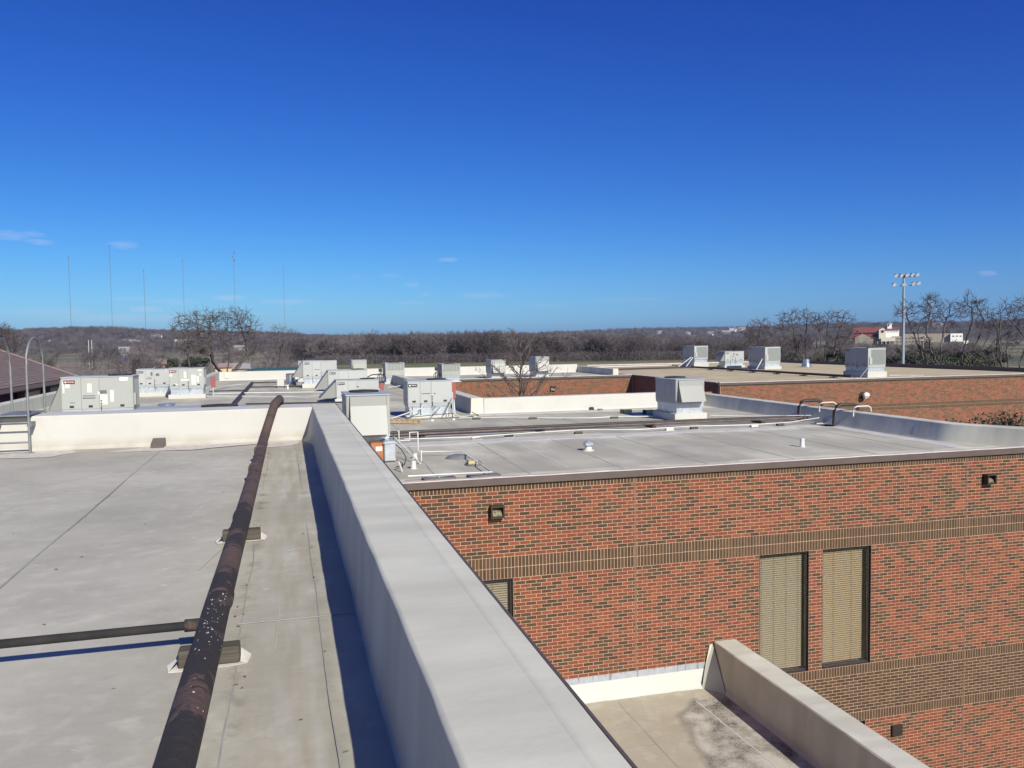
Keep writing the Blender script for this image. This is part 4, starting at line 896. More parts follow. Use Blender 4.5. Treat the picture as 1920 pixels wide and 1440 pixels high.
# white drain pipe frame by the closest unit
dr = thing('drain_pipe_frame', 'white plastic drain pipe rectangle on the near lower roof beside the closest unit', 'drain pipe', (2.4, 18, ZR))
o3 = (2.4, 18, ZR)
for pts_ in ([(2.33, 18.25, -1.98), (2.36, 18.25, -1.98), (2.36, 18.25, -2.20), (2.60, 18.25, -2.20), (2.60, 18.25, -2.02), (2.78, 18.25, -2.02), (2.78, 18.25, -2.44)],
             [(2.78, 18.05, -2.44), (3.71, 17.88, -2.45), (3.63, 14.86, -2.45), (2.08, 14.92, -2.45)], [(2.24, 18.3, -2.10), (2.62, 16.95, -2.53)], [(2.70, 17.3, -2.30), (2.70, 17.3, -2.54)], [(2.08, 16.2, -2.36), (2.12, 16.0, -2.54)]):
    shift(tube1('pipe_length', M['pvc'], dr, pts_, .016, 8), o3)
shift(tube1('cable', M['cable'], dr, [(2.22, 18.1, -2.02), (2.20, 17.9, -2.2), (2.32, 17.6, -2.3), (2.34, 17.0, -2.40), (2.25, 16.6, -2.48), (2.05, 16.4, -2.50)], .012, 6), o3)
for i, (bx_, by_, rz_, y_) in enumerate(((3.55, 17.55, 0, 0), (3.66, 16.55, 1.3, 1), (3.50, 14.95, .1, 0), (2.65, 14.92, .05, 0))):
    t = thing('rubber_saddle', ('grey rubber saddle under the drain pipe at its far corner', 'grey rubber saddle with yellow foam halfway along the drain pipe', 'bow shaped grey saddle at the near right corner of the drain pipe', 'bow shaped grey saddle under the drain pipe near the roof edge')[i], 'pipe support', (bx_, by_, ZR), rz_, 'rubber saddles under the drain pipe')
    if i < 2:
        x = MB(); x.cyl((0, 0, .004), .30, .05, 18, r2=.24); x.cyl((0, 0, .054), .24, .035, 18, r2=.10); o_ = x.build('pad', M['rubber'], t); o_.scale = (1, .62, 1)
    else:
        x = MB(); x.prism([(-.30, -.13), (-.05, -.04), (.05, -.04), (.30, -.13), (.30, .13), (.05, .04), (-.05, .04), (-.30, .13)], 'z', .004, .045); x.build('pad', M['rubber'], t)
        x = MB(); x.cyl((0, 0, .035), .02, .06, 8); x.build('post', M['gal'], t)
    if y_: box1('foam', M['yellow'], t, -.24, -.02, -.10, .10, .02, .10, bev=.02)
# things round the closest unit
t = thing('orange_board_box', 'rust orange box with a white sticker under the closest unit', 'box', (1.80, 17.62, ZR)); box1('box_body', M['box'], t, -.13, .13, -.15, .15, .02, .42, bev=.01); box1('sticker', M['ink_white'], t, -.03, .10, -.156, -.1505, .25, .34)
t = thing('metal_transition', 'bluish galvanised duct piece under the right corner of the closest unit', 'duct', (2.06, 17.55, ZR)); x = MB(); x.bbox(-.12, .13, -.12, .3, .02, .46, .02); x.build('duct', M['gal'], t); box1('flange', M['gal'], t, -.14, .15, -.14, .32, .40, .43)
pl_ = thing('timber_pallet', 'pale timber ladder frame leaning beside the tall curb unit', 'timber frame', (3.45, 25.6, ZR), R(-35))
for k in (-.13, .13): box1('rail', M['pallet'], pl_, -.55, .55, k-.02, k+.02, .02, .10)
for k in range(6): box1('cross_piece', M['pallet'], pl_, -.5+k*.19, -.42+k*.19, -.15, .15, .101, .13)
# drain pipes and cables by the tall curb unit
fr4 = thing('curb_pipework', 'white drain pipe and dark cables strapped in front of the tall curb unit', 'pipework', (4.4, 26.6, ZR)); o3 = (4.4, 26.6, ZR)
shift(tube1('drain_pipe', M['pvc'], fr4, [(4.25, 26.95, -2.12), (4.24, 26.85, -2.2), (3.2, 26.3, -2.44), (2.9, 25.7, -2.48)], .022, 8), o3)
shift(tube1('drain_pipe', M['pvc'], fr4, [(5.32, 26.9, -1.95), (5.34, 26.85, -2.42), (5.45, 26.6, -2.5), (6.0, 26.5, -2.5)], .02, 8), o3)
for pts_ in ([(2.6, 25.9, -2.47), (4.0, 26.0, -2.48), (5.5, 26.15, -2.48), (6.1, 26.7, -2.49), (5.95, 27.0, -2.4)], [(3.95, 26.95, -2.15), (3.92, 26.9, -2.45)], [(4.85, 26.9, -2.2), (4.55, 26.85, -2.45)], [(5.25, 26.9, -1.9), (4.95, 26.8, -2.45)], [(5.15, 26.85, -2.16), (5.12, 26.8, -2.5)], [(3.1, 26.2, -2.46), (4.9, 26.7, -2.40), (5.3, 26.8, -2.4)]):
    shift(tube1('cable', M['cable'], fr4, pts_, .013, 6), o3)
for k in range(5): shift(box1('cable_support', M['padwhite'], fr4, 3.0+k*.7, 3.08+k*.7, 25.9+k*.05, 25.98+k*.05, ZR, ZR+.05), o3)
t = thing('disconnect_box', 'red brown electrical box behind the right corner of the tall curb unit', 'electrical box', (5.50, 28.0, ZR)); box1('enclosure', M['disc'], t, -.10, .10, -.06, .06, .55, 1.12, bev=.01); box1('post', M['gal'], t, -.02, .02, -.02, .02, 0, .55)
t = thing('disconnect_box', 'red brown electrical box beside the nearest of the three overlapping units', 'electrical box', (3.97, 36.2, ZR)); box1('enclosure', M['disc'], t, -.10, .10, -.06, .06, .35, .75, bev=.01); box1('post', M['gal'], t, -.02, .02, -.02, .02, 0, .35)
t = thing('disconnect_box', 'red electrical box beside the unit with large stickers at the far left', 'electrical box', (-3.45, 42.6, ZR)); box1('enclosure', M['disc'], t, -.10, .10, -.06, .06, .45, .95, bev=.01); box1('post', M['gal'], t, -.02, .02, -.02, .02, 0, .45)
# goose neck pipes over the right parapet
gnk = thing('gooseneck_pipes', 'black insulated and white pipes hooking over the right parapet', 'pipework', (15.0, 20.5, -2.1)); o3 = (15.0, 20.5, -2.1)
for yy in (21.55, 19.9):
    shift(tube1('insulated_pipe', M['darkpipe'], gnk, [(14.72, yy, -2.5), (14.74, yy, -2.1), (14.80, yy, -1.98), (14.92, yy, -1.94), (15.35, yy, -1.94), (15.5, yy, -1.99), (15.53, yy, -2.3)], .05, 8), o3)
for yy in (20.85, 19.35):
    shift(tube1('white_pipe', M['pvc'], gnk, [(14.93, yy, -2.22), (14.93, yy, -2.04), (14.97, yy, -1.97), (15.06, yy, -1.95), (15.40, yy, -1.95), (15.48, yy, -1.99), (15.5, yy, -2.1)], .020, 8), o3)

# ================================================================== things on the far left roof
t = thing('exhaust_fan', 'shiny aluminium exhaust fan on a white curb in the middle of the far roof', 'exhaust fan', (.22, 48.9, ZR))
box1('curb', M['white'], t, -.32, .32, -.32, .32, 0, .16, bev=.02); x = MB(); x.cyl((0, 0, .16), .30, .05, 24, r2=.33); x.cyl((0, 0, .21), .33, .12, 24, r2=.28); x.cyl((0, 0, .33), .25, .42, 24, r2=.26); x.cyl((0, 0, .75), .26, .05, 24, r2=.2); x.build('fan_body', M['alu'], t)
box1('side_box', M['white'], t, -.75, -.36, -.2, .2, 0, .5, bev=.02)
t = thing('duct_stack', 'shiny round metal duct standing between the widest unit and the galvanised curb', 'duct', (-3.28, 25.0, ZR)); x = MB(); x.cyl((0, 0, 0), .215, .84, 28, r2=.21); x.cyl((0, 0, .84), .235, .04, 28); x.build('duct_body', M['alu'], t)
t = thing('round_vent', 'small round aluminium vent standing on the gravel roof before the trees', 'roof vent', (41.0, 59.0, -2.56)); x = MB(); x.cyl((0, 0, 0), .42, .08, 20); x.cyl((0, 0, .08), .40, .2, 20, r2=.36); x.cyl((0, 0, .28), .28, .36, 20, r2=.26); x.build('vent_body', M['alu'], t)
t = thing('parapet_cover_plate', 'small pale square plate fixed to the far white parapet at the left', 'cover plate', (-3.95, 60.17, -2.18)); box1('plate', M['padwhite'], t, -.14, .14, -.03, 0, -.2, .2)
G = 'pipes lying on the far roof'
conduit('dark straight pipe running away across the far roof', [(-2.05, 53.5, -2.45), (-2.1, 34, -2.45)], .09, M['darkpipe'], group=G)
conduit('thin dark pipe left of the crossing, on the far roof', [(-3.9, 45.7, -2.47), (-2.1, 45.72, -2.47)], .035, M['darkpipe'], group=G)
conduit('thin dark pipe from the crossing towards the exhaust fan', [(-2.1, 54.2, -2.47), (.7, 53.9, -2.47)], .04, M['darkpipe'], group=G)
conduit('thin dark pipe ending before the exhaust fan', [(-2.05, 49.0, -2.47), (1.7, 47.6, -2.47)], .035, M['darkpipe'], group=G)
conduit('dark pipe lying just behind the end of the near parapet', [(-1.62, 35.2, -2.46), (3.6, 34.2, -2.46)], .035, M['darkpipe'], group=G)
conduit('white conduit crossing the far roof, farther of the two', wav([(-3.46, 42.65, -2.42), (-1.6, 42.3, -2.42), (2.2, 41.2, -2.42)], 4, .05), .028, M['pvc'], group=G)
conduit('white conduit crossing the far roof, nearer of the two', wav([(-3.6, 41.0, -2.44), (-1.5, 39.9, -2.44), (.84, 37.9, -2.44)], 4, .05), .026, M['pvc'], group=G)
conduit('bent white conduit near the left end of the far parapet', wav([(-3.9, 46.6, -2.44), (-3.3, 50.5, -2.44), (-2.56, 51.8, -2.44)], 3, .05), .03, M['pvc'], group=G)
conduit('thin white conduit before the left louvred unit', wav([(5.2, 44.0, -2.44), (6.8, 46.5, -2.44)], 3, .05), .03, M['pvc'], group=G)
conduit('thin dark conduit loop beside the left louvred unit', [(4.2, 46.2, -2.0), (4.6, 46.6, -1.85), (5.2, 47.4, -1.85), (5.6, 48.6, -2.1), (5.65, 49.4, -2.3)], .03, M['cable'], group=G)
for i, (bx_, by_) in enumerate(((5.5, 50.2), (8.95, 50.4))):
    t = thing('refrigerant_manifold', ('dark valve assembly left of the left louvred unit', 'dark valve assembly left of the right louvred unit')[i], 'valve', (bx_, by_, ZR)); 
    for k in range(3): tube1('valve_pipe', M['cable'], t, [(-.2+k*.1, 0, 0), (-.2+k*.1, 0, .5+k*.12), (0, 0, .6+k*.12)], .025, 6)
    box1('valve_box', M['black'], t, -.14, .06, -.08, .08, .72, .92)
G = 'pipes lying on the gravel roof'
conduit('long dark pipe running towards the viewer across the gravel roof', [(31.75, 61.0, -2.40), (31.78, 52, -2.40), (31.75, 41.3, -2.40)], .075, M['darkpipe'], group=G)
conduit('dark pipe crossing the gravel roof from left to right', [(23.4, 59.9, -2.42), (27.2, 60.7, -2.42), (31.9, 61.0, -2.42)], .07, M['darkpipe'], group=G)
conduit('white pipe along the far edge of the gravel roof', [(24, 66.5, -2.46), (29, 67.4, -2.46), (33.4, 67.8, -2.46)], .045, M['pvc'], group=G)
conduit('pale pipe on the gravel roof at the foot of the rightmost unit', [(34.9, 42.0, -2.44), (36.4, 40.9, -2.44)], .035, M['edge'], group=G)
conduit('white conduit leaning on the dark side of the leftmost gravel roof unit', [(33.85, 64.9, -1.75), (32.2, 63.0, -2.5)], .04, M['pvc'], group=G)
conduit('second white conduit leaning beside the leftmost gravel roof unit', [(33.85, 65.1, -1.7), (32.0, 64.0, -2.5)], .035, M['pvc'], group=G)
conduit('white conduit leaning on the dark side of the third gravel roof unit', [(35.6, 56.9, -1.75), (35.2, 56.3, -1.8), (33.6, 54.5, -2.5)], .04, M['pvc'], group=G)
conduit('thin grey conduit on the dark side of the rightmost gravel roof unit', [(33.5, 42.1, -1.9), (33.0, 41.6, -2.0), (32.3, 41.3, -2.5)], .025, M['steel'], group=G)
for i in range(6):
    t = thing('pipe_support', ORD[i]+' low support under the long gravel roof pipe, counted from the near end', 'pipe support', (31.76, 43+i*3.0, -2.56), 0, 'supports under the gravel roof pipe'); box1('block', M['wood'], t, -.25, .25, -.06, .06, 0, .08)

# ================================================================== brown roofed building at the left
bh = thing('brown_roof_building', 'low brick building with a large brown shingle roof beyond the left parapet', 'building')
EX, EZ, FY, NY_ = -12.9, -2.0, 58.7, 18.0
rx, rz_ = -19.5, EZ+(19.5-12.9)*.40
x = MB(); x.add([(EX, NY_, EZ), (EX, FY, EZ), (rx, FY, rz_), (rx, NY_, rz_), (EX, NY_, EZ-.18), (EX, FY, EZ-.18), (rx, FY, rz_-.18), (rx, NY_, rz_-.18)], [(0, 1, 2, 3), (4, 7, 6, 5), (1, 5, 6, 2), (0, 3, 7, 4)])
x.add([(rx, NY_, rz_), (rx, FY, rz_), (rx-6.6, FY, EZ), (rx-6.6, NY_, EZ)], [(0, 1, 2, 3)]); x.build('roof', M['shingle'], bh)
sl_ = math.hypot(rx-EX, rz_-EZ); nrow = 26
xs_ = MB()
for i in range(nrow):
    t0 = i/nrow; t1 = (i+1.15)/nrow if i < nrow-1 else 1
    for k in range(30):
        ya = NY_+(FY-NY_)*k/30; yb = ya+(FY-NY_)/30-.015
        a = (EX+(rx-EX)*t0, EZ+(rz_-EZ)*t0); b = (EX+(rx-EX)*t1, EZ+(rz_-EZ)*t1); u_ = .012+random.uniform(0, .008)
        xs_.add([(a[0]+.01, ya, a[1]+u_+.006), (a[0]+.01, yb, a[1]+u_+.006), (b[0], yb, b[1]+.004), (b[0], ya, b[1]+.004)], [(0, 1, 2, 3)], random.randrange(2))
xs_.build('shingles', [M['shingle'], mat('brown_shingle_variant', (.15, .112, .102), (.18, .13, .118), 5, .9)], bh, 'stuff')
x = MB(); x.box(EX, EX+.06, NY_, FY, EZ-.22, EZ-.02); x.box(EX-.30, EX+.02, NY_, FY, EZ-.28, EZ-.22); x.build('gutter', M['shtrim'], bh)
x = MB(); x.add([(EX, FY, EZ+.06), (EX, FY+.12, EZ+.06), (rx, FY+.12, rz_+.06), (rx, FY, rz_+.06), (EX, FY, EZ-.22), (EX, FY+.12, EZ-.22), (rx, FY+.12, rz_-.22), (rx, FY, rz_-.22)], [(0, 1, 2, 3), (4, 7, 6, 5), (0, 3, 7, 4), (1, 5, 6, 2), (0, 4, 5, 1)]); x.build('rake_trim', M['shtrim'], bh)
x = MB(); x.box(-26, -13.5, NY_+.5, FY-.3, GZ, EZ-.29); x.build('wall', M['redwall'], bh)
for ya, yb in ((48.8, 52.2), (54.0, 57.7), (38, 44), (29, 34)):
    w = box1('window', M['frame'], bh, -13.5, -13.44, ya, yb, -4.2, -2.42); box1('pane', M['winglass'], w, -13.438, -13.43, ya+.06, yb-.06, -4.1, -2.5)
for yy in (48.2, 53.1, 58.3, 45.0, 36.5): box1('pier', M['redwall'], bh, -13.44, -13.25, yy-.35, yy+.35, GZ, EZ-.3)

# ================================================================== trees
def grow(seed, height, spread, limbs=4, levels=5, lean=0, r0=.28, kids=(5, 5, 5, 4), up=.25, trunk=.22, droop=0.0, ratio=.62, wig=.22, order=None, first_dirs=None):
    rg = random.Random(seed); segs = []
    def branch(p, d, L_, r, lv):
        n_ = (0, 8, 6, 4, 3, 2, 1)[min(lv, 6)]; pts_ = [p.copy()]; rad = [r]; dd = d.normalized()
        for i in range(n_):
            wg = wig*(1 if lv < 3 else .6)
            dd = (dd+Vector((rg.gauss(0, wg), rg.gauss(0, wg), rg.gauss(0, wg)+(up if lv < 3 else up*.4)*.25-droop*.1))).normalized()
            p = p+dd*(L_/n_); pts_.append(p.copy()); rad.append(r*(1-.72*(i+1)/n_))
        segs.append((lv, pts_, rad))
        if lv >= levels: return
        nk = kids[min(lv, len(kids)-1)]
        for k in range(nk):
            t = .28+.70*(k+rg.random()*.8)/nk; q = t*n_; i = min(int(q), n_-1); pp_ = pts_[i].lerp(pts_[i+1], q-i)
            base = (pts_[i+1]-pts_[i]).normalized(); ax = Vector((rg.gauss(0, 1), rg.gauss(0, 1), rg.gauss(0, 1))); ax = (ax-base*ax.dot(base)).normalized()
            ang = rg.uniform(.45, .95); nd = base*math.cos(ang)+ax*math.sin(ang)
            branch(pp_, nd, L_*(ratio+(.05*(lv-1) if levels > 5 else 0))*rg.uniform(.75, 1.15)*(1.1-.35*t), max(rad[i], r*.4)*.62, lv+1)
    tp = Vector((0, 0, 0)); th_ = height*trunk
    tpts = [Vector((0, 0, -.3)), Vector((lean*th_*.4, 0, th_*.5)), Vector((lean*th_, 0, th_))]
    segs.append((0, tpts, [r0*1.25, r0*1.02, r0*.92]))
    for k in range(limbs):
        if first_dirs: d = Vector(first_dirs[k]); LL = d.length; d = d.normalized()
        else:
            a = 2*math.pi*k/limbs+rg.uniform(-.4, .4); d = Vector((math.cos(a)*spread, math.sin(a)*spread, 1.0)).normalized(); LL = (height-th_)*rg.uniform(.8, 1.0)
        branch(tpts[-1]-Vector((0, 0, th_*.1*rg.random())), d, LL, r0*.62, 1)
    return segs
def tree_mb(segs, tw_min=.012, split=3):
    a, b = MB(), MB()
    for lv, pts_, rad in segs:
        (a if lv < split else b).tube(pts_, [max(r_, tw_min) for r_ in rad], 8 if lv == 0 else (6 if lv == 1 else (4 if lv == 2 else 3)), caps=False, smooth=lv < 3)
    return a, b
def tree(label, cat, loc, segs, bark, twig, name='bare_tree', tw=.012, group=None, crown='crown', split=3):
    t = thing(name, label, cat, loc, 0, group); a, b = tree_mb(segs, tw, split)
    a.build('trunk', bark, t); b.build(crown, twig, t); return t
BG = 'bare winter trees'
from mathutils.kdtree import KDTree
def crown_tree(label, px_, D_, hor, fork, lobes, r_tip=.016, seed=1, dens=6.0, twigs=5, tw_len=.70, name='bare_tree'):
    """tree whose limbs reach into the given crown lobes: space colonisation, pipe model radii. lobes: (dx px, y px, rx px, rz px) as the crown shows"""
    rg = np.random.default_rng(seed); x_, y_ = polar(px_, D_); th = math.atan2(x_, y_)-PSI; c_ = math.cos(th)
    ml, mv = D_*c_*c_/1554.2, D_*c_/1554.2
    L = [((lx-px_)*ml, (hor-ly)*mv-GZ, max(rx*ml*1.16, .5), max(rz*mv*1.16, .5)) for lx, ly, rx, rz in lobes]
    nodes = []; par = []
    def addn(p, q): nodes.append(np.array(p, float)); par.append(q); return len(nodes)-1
    k = addn((0, 0, -.3), -1); n_ = max(3, int(fork/.5))
    for i in range(1, n_+1): k = addn((.06*math.sin(i*.9)*i/n_, 0, fork*i/n_), k)
    base = k; step = .26
    for (lx, lz, rx, rz) in L:
        tgt = np.array([lx+rg.normal()*rx*.15, rg.normal()*min(rx, 2)*.45, lz-rz*.15]); p = nodes[base].copy(); k = base; d0 = tgt-p; n_ = max(3, int(np.linalg.norm(d0)/.4)); side = rg.normal(size=3)*.35; sg = np.cumsum(rg.normal(size=(n_+1, 3))*.05, 0)
        for i in range(1, n_+1):
            t = i/n_; q = p+d0*t+side*math.sin(t*math.pi)*1.2+np.array([d0[0]*.16*math.sin(t*math.pi), 0, 0])+sg[i]*math.sin(t*math.pi)*2.2; k = addn(q, k)
    at = []
    for (lx, lz, rx, rz) in L:
        ry = min(max(rx, 1.2), 3.2); vol = 4.19*rx*ry*rz; m = int(max(50, vol*dens))
        v = rg.normal(size=(m, 3)); v /= np.linalg.norm(v, axis=1)[:, None]; v *= rg.random((m, 1))**.40
        at.append(v*np.array([rx, ry, rz])+np.array([lx, 0, lz]))
    at = np.concatenate(at); alive = np.ones(len(at), bool)
    for it in range(60):
        kd = KDTree(len(nodes))
        for i, p in enumerate(nodes): kd.insert(p, i)
        kd.balance(); acc = {}
        for ai in np.nonzero(alive)[0]:
            co, idx, dd = kd.find(at[ai])
            if dd < .32: alive[ai] = False; continue
            if dd > 2.6: continue
            v = (at[ai]-nodes[idx])/dd
            if idx in acc: acc[idx][0] += v; acc[idx][1] += 1
            else: acc[idx] = [v.copy(), 1]
        if not acc: break
        for idx, (v, c) in acc.items():
            v = v/np.linalg.norm(v)+rg.normal(size=3)*.16; v /= np.linalg.norm(v); addn(nodes[idx]+v*step, idx)
    N_ = len(nodes); ch = [[] for _ in range(N_)]
    for i in range(1, N_): ch[par[i]].append(i)
    rad = np.zeros(N_)
    for i in range(N_-1, -1, -1): rad[i] = r_tip if not ch[i] else sum(rad[c]**2.42 for c in ch[i])**(1/2.42)
    a, b = MB(), MB()
    stack = [(0, [0])]
    while stack:
        st, _ = stack.pop(); path = [st]; cur = st
        if par[st] >= 0: path = [par[st], st]
        while ch[cur]:
            cs = sorted(ch[cur], key=lambda c: -rad[c])
            for c in cs[1:]: stack.append((c, None))
            cur = cs[0]; path.append(cur)
        rr = [min(rad[q], rad[path[1]] if len(path) > 1 else rad[q]) for q in path]; big = rr[0] > .05
        (a if big else b).tube([nodes[q] for q in path], rr, 7 if rr[0] > .12 else (5 if big else 3), caps=False, smooth=True)
    tips = [i for i in range(N_) if rad[i] < r_tip*2.3 and par[i] >= 0]
    if len(tips) > 6500: tips = list(rg.permutation(tips)[:6500])
    for i in tips:
        d = nodes[i]-nodes[par[i]]; d /= np.linalg.norm(d)+1e-9
        for _ in range(twigs if not ch[i] else 1):
            e = d+rg.normal(size=3)*.55; e /= np.linalg.norm(e); l_ = tw_len*rg.uniform(.5, 1.3); b.tube([nodes[i], nodes[i]+e*l_], [r_tip*.85, r_tip*.55], 3, caps=False, smooth=False)
    t = thing(name, label, 'tree', (x_, y_, GZ), -math.atan2(x_, y_), BG); a.build('trunk', M['bark'], t); b.build('crown', M['twig'], t); return t
crown_tree('large bare oak with forked trunk behind the far white parapet at the left', 425, 100, 644, 6.6, [(372, 612, 42, 26), (395, 600, 22, 18), (440, 602, 34, 24), (470, 618, 26, 20), (362, 648, 34, 16), (478, 648, 26, 14), (532, 648, 20, 12), (425, 640, 24, 16)], .020, 3)
crown_tree('thin small bare tree standing above the woods right of the large oak', 527, 150, 643, 8.0, [(527, 620, 15, 10), (549, 626, 9, 8), (515, 632, 12, 8)], .020, 9, 2.6, 3, .8)
crown_tree('wide bare tree at the left edge above the brown shingle roof', 12, 210, 650, 7.0, [(8, 624, 24, 14), (30, 636, 18, 12), (-20, 628, 24, 16), (6, 648, 34, 12)], .028, 12, 2.2, 4, 1.0)
crown_tree('bare tree leftmost of the right hand trees, behind the small gravel roof unit', 1424, 130, 631, 6.0, [(1424, 612, 22, 13), (1408, 624, 15, 12), (1440, 622, 14, 12), (1420, 642, 26, 12)], .024, 21, 4)
crown_tree('bare oak leaning left behind the small round vent of the gravel roof', 1510, 112, 629, 5.6, [(1482, 598, 26, 16), (1508, 592, 16, 14), (1470, 614, 16, 14), (1528, 602, 14, 16), (1490, 640, 32, 14)], .022, 33, 5.5)
crown_tree('bare oak leaning right behind the gravel roof, partner of the left leaning one', 1541, 108, 629, 5.6, [(1556, 598, 18, 16), (1582, 604, 22, 18), (1540, 606, 12, 14), (1592, 624, 16, 14), (1566, 642, 30, 14)], .022, 41, 5.5)
crown_tree('great spreading bare oak right of the floodlight mast', 1778, 98, 626, 4.6, [(1748, 578, 32, 24), (1722, 598, 20, 18), (1694, 582, 17, 18), (1812, 578, 30, 22), (1838, 598, 20, 18), (1778, 596, 20, 20), (1728, 640, 22, 12), (1850, 618, 16, 10), (1740, 662, 22, 7)], .021, 5, 6.5)
crown_tree('great dark bare oak cut by the right edge of the view', 1915, 92, 624, 4.2, [(1882, 588, 28, 22), (1922, 576, 28, 22), (1868, 610, 20, 18), (1905, 612, 24, 16), (1862, 660, 24, 14), (1955, 600, 30, 26), (1885, 640, 24, 14)], .022, 8, 7)
# courtyard tree with seed balls
def court():
    rg = random.Random(4); a, b, s_ = MB(), MB(), MB()
    H_ = 10.6; a.tube([(0, 0, 0), (.03, 0, 4), (-.02, .02, 7.5), (.04, 0, 9.4), (0, 0, H_)], [.14, .10, .06, .03, .012], 8)
    for k in range(34):
        z = 6.2+4.1*(k/34)**1.05; an = k*2.4+rg.uniform(-.3, .3); L_ = (H_+.4-z)*.62*rg.uniform(.75, 1.15)+.4
        d = Vector((math.cos(an), math.sin(an), .75)).normalized(); p = Vector((0, 0, z)); pts_ = [p]
        for i in range(5): d = (d+Vector((rg.gauss(0, .06), rg.gauss(0, .06), .03))).normalized(); p = p+d*L_/5; pts_.append(p)
        a.tube(pts_, [.028, .023, .018, .013, .009, .006], 5)
        for j in range(18):
            t = rg.uniform(.25, 1)*4.99; i = int(t); q = pts_[i].lerp(pts_[i+1], t-i); dd = (d+Vector((rg.gauss(0, .7), rg.gauss(0, .7), rg.gauss(.1, .5)))).normalized(); l2 = rg.uniform(.15, .5)
            e = q+dd*l2; b.tube([q, q+dd*l2*.5+Vector((0, 0, .02)), e], [.010, .008, .006], 3)
            if rg.random() < .33:
                c = e-Vector((0, 0, .06)); r_ = .026
                s_.add([(c.x+r_, c.y, c.z), (c.x-r_, c.y, c.z), (c.x, c.y+r_, c.z), (c.x, c.y-r_, c.z), (c.x, c.y, c.z+r_), (c.x, c.y, c.z-r_)], [(0, 2, 4), (2, 1, 4), (1, 3, 4), (3, 0, 4), (2, 0, 5), (1, 2, 5), (3, 1, 5), (0, 3, 5)])
    t = thing('courtyard_tree', 'slender bare tree with dark seed balls rising from the courtyard behind the white parapet', 'tree', (10.75, 38.0, GZ))
    a.build('trunk', M['bark_pale'], t); b.build('crown', M['bark_pale'], t); s_.build('seed_balls', M['seed'], t, 'stuff')
court()
# leafy crowns
def leafy_meshes(seed, h, w, n=2600, leaf=.22):
    rg = np.random.default_rng(seed); cl = []
    for k in range(26):
        th = rg.uniform(0, 2*math.pi); rr = w*.5*math.sqrt(rg.random())*.9; cl.append((rr*math.cos(th), rr*math.sin(th), h*(.42+.5*rg.random()*(1-.5*(rr/(w*.5))**2)), w*rg.uniform(.12, .22)))
    v, f = [], []
    for i in range(n):
        c = cl[rg.integers(len(cl))]; d = rg.normal(size=3); d /= np.linalg.norm(d); r_ = c[3]*rg.random()**.4; p = np.array(c[:3])+d*r_*np.array([1, 1, .75])
        a = rg.normal(size=3); a /= np.linalg.norm(a); b = np.cross(a, d); b /= np.linalg.norm(b)+1e-6; s_ = leaf*rg.uniform(.6, 1.3)
        o = len(v); v += [tuple(p+a*s_), tuple(p+b*s_*.6), tuple(p-a*s_), tuple(p-b*s_*.6)]; f.append((o, o+1, o+2, o+3))
    cm = MB(); cm.add(v, f); tm = MB(); tm.tube([(0, 0, -.3), (.1, 0, h*.25), (0, .1, h*.5)], [w*.04, w*.032, w*.02], 7)
    for k in range(7): c = cl[k]; tm.tube([(0, .05, h*.3), (c[0]*.5, c[1]*.5, c[2]*.75), c[:3]], [w*.018, w*.012, w*.006], 4)
    return tm, cm
tm, cm = leafy_meshes(1, 8.7, 5.0, 11000, .055)
t = thing('evergreen_tree', 'dark evergreen treetop showing over the right parapet in the gap between buildings', 'tree', (26.0, 25.6, GZ)); tm.build('trunk', M['bark'], t); cm.build('crown', M['leaf'], t)
tms, cms = [], []
for s_ in (2, 3):
    a, b = leafy_meshes(s_, 8.5, 10, 3200, .28); tms.append(a.mesh('trunk', M['bark'])); cms.append(b.mesh('crown', M['leaf']))
rg = random.Random(11)
EVL = ['dark evergreen just right of the floodlight mast foot', 'dark evergreen behind the white and green board sign', 'dark evergreen left of the great spreading oak', 'dark evergreen directly against the great oak trunk',
 'dark evergreen just right of the great oak trunk', 'second dark evergreen right of the great oak', 'dark evergreen at the foot of the floodlight mast', 'dark evergreen left of the floodlight mast', 'dark evergreen behind the right leaning oak',
 'dark evergreen left behind the rightmost gravel roof unit', 'dark evergreen above the middle of the rightmost gravel roof unit', 'dark evergreen right behind the rightmost gravel roof unit', 'dark evergreen by the white pickup truck', 'dark evergreen between the third gravel roof unit and the leaning oaks',
 'dark evergreen just left above the third gravel roof unit', 'dark evergreen left of the large left oak trunk', 'dark evergreen beside the sandy walled house', 'dark evergreen behind the one left of the floodlight mast', 'dark evergreen behind the crossarm utility pole', 'dark evergreen behind the second one right of the great oak', 'dark evergreen just left behind the rightmost gravel roof unit and farther off', 'dark evergreen between the two leaning oaks and the mast', 'dark evergreen farther off behind the great oak trunk']
ev = [(1700, 190), (1722, 170), (1748, 185), (1760, 150), (1800, 165), (1830, 175), (1690, 230), (1670, 210), (1560, 200), (1590, 215), (1620, 195), (1645, 220), (1860, 260), (1480, 230), (1450, 180), (370, 300), (310, 300), (1678, 260), (1735, 240), (1815, 235), (1575, 245), (1532, 240), (1780, 260)]
for i, (px_, D_) in enumerate(ev):
    x_, y_ = polar(px_, D_); t = thing('evergreen_tree', EVL[i], 'tree', (x_, y_, float(gz(np.array(x_), np.array(y_)))), rg.uniform(0, 6), 'rounded evergreens beyond the roofs')
    sc2 = rg.uniform(.74, .9); t.scale = (sc2*1.1, sc2*1.1, sc2*.95); inst(tms[i % 2], 'trunk', t); inst(cms[i % 2], 'crown', t)

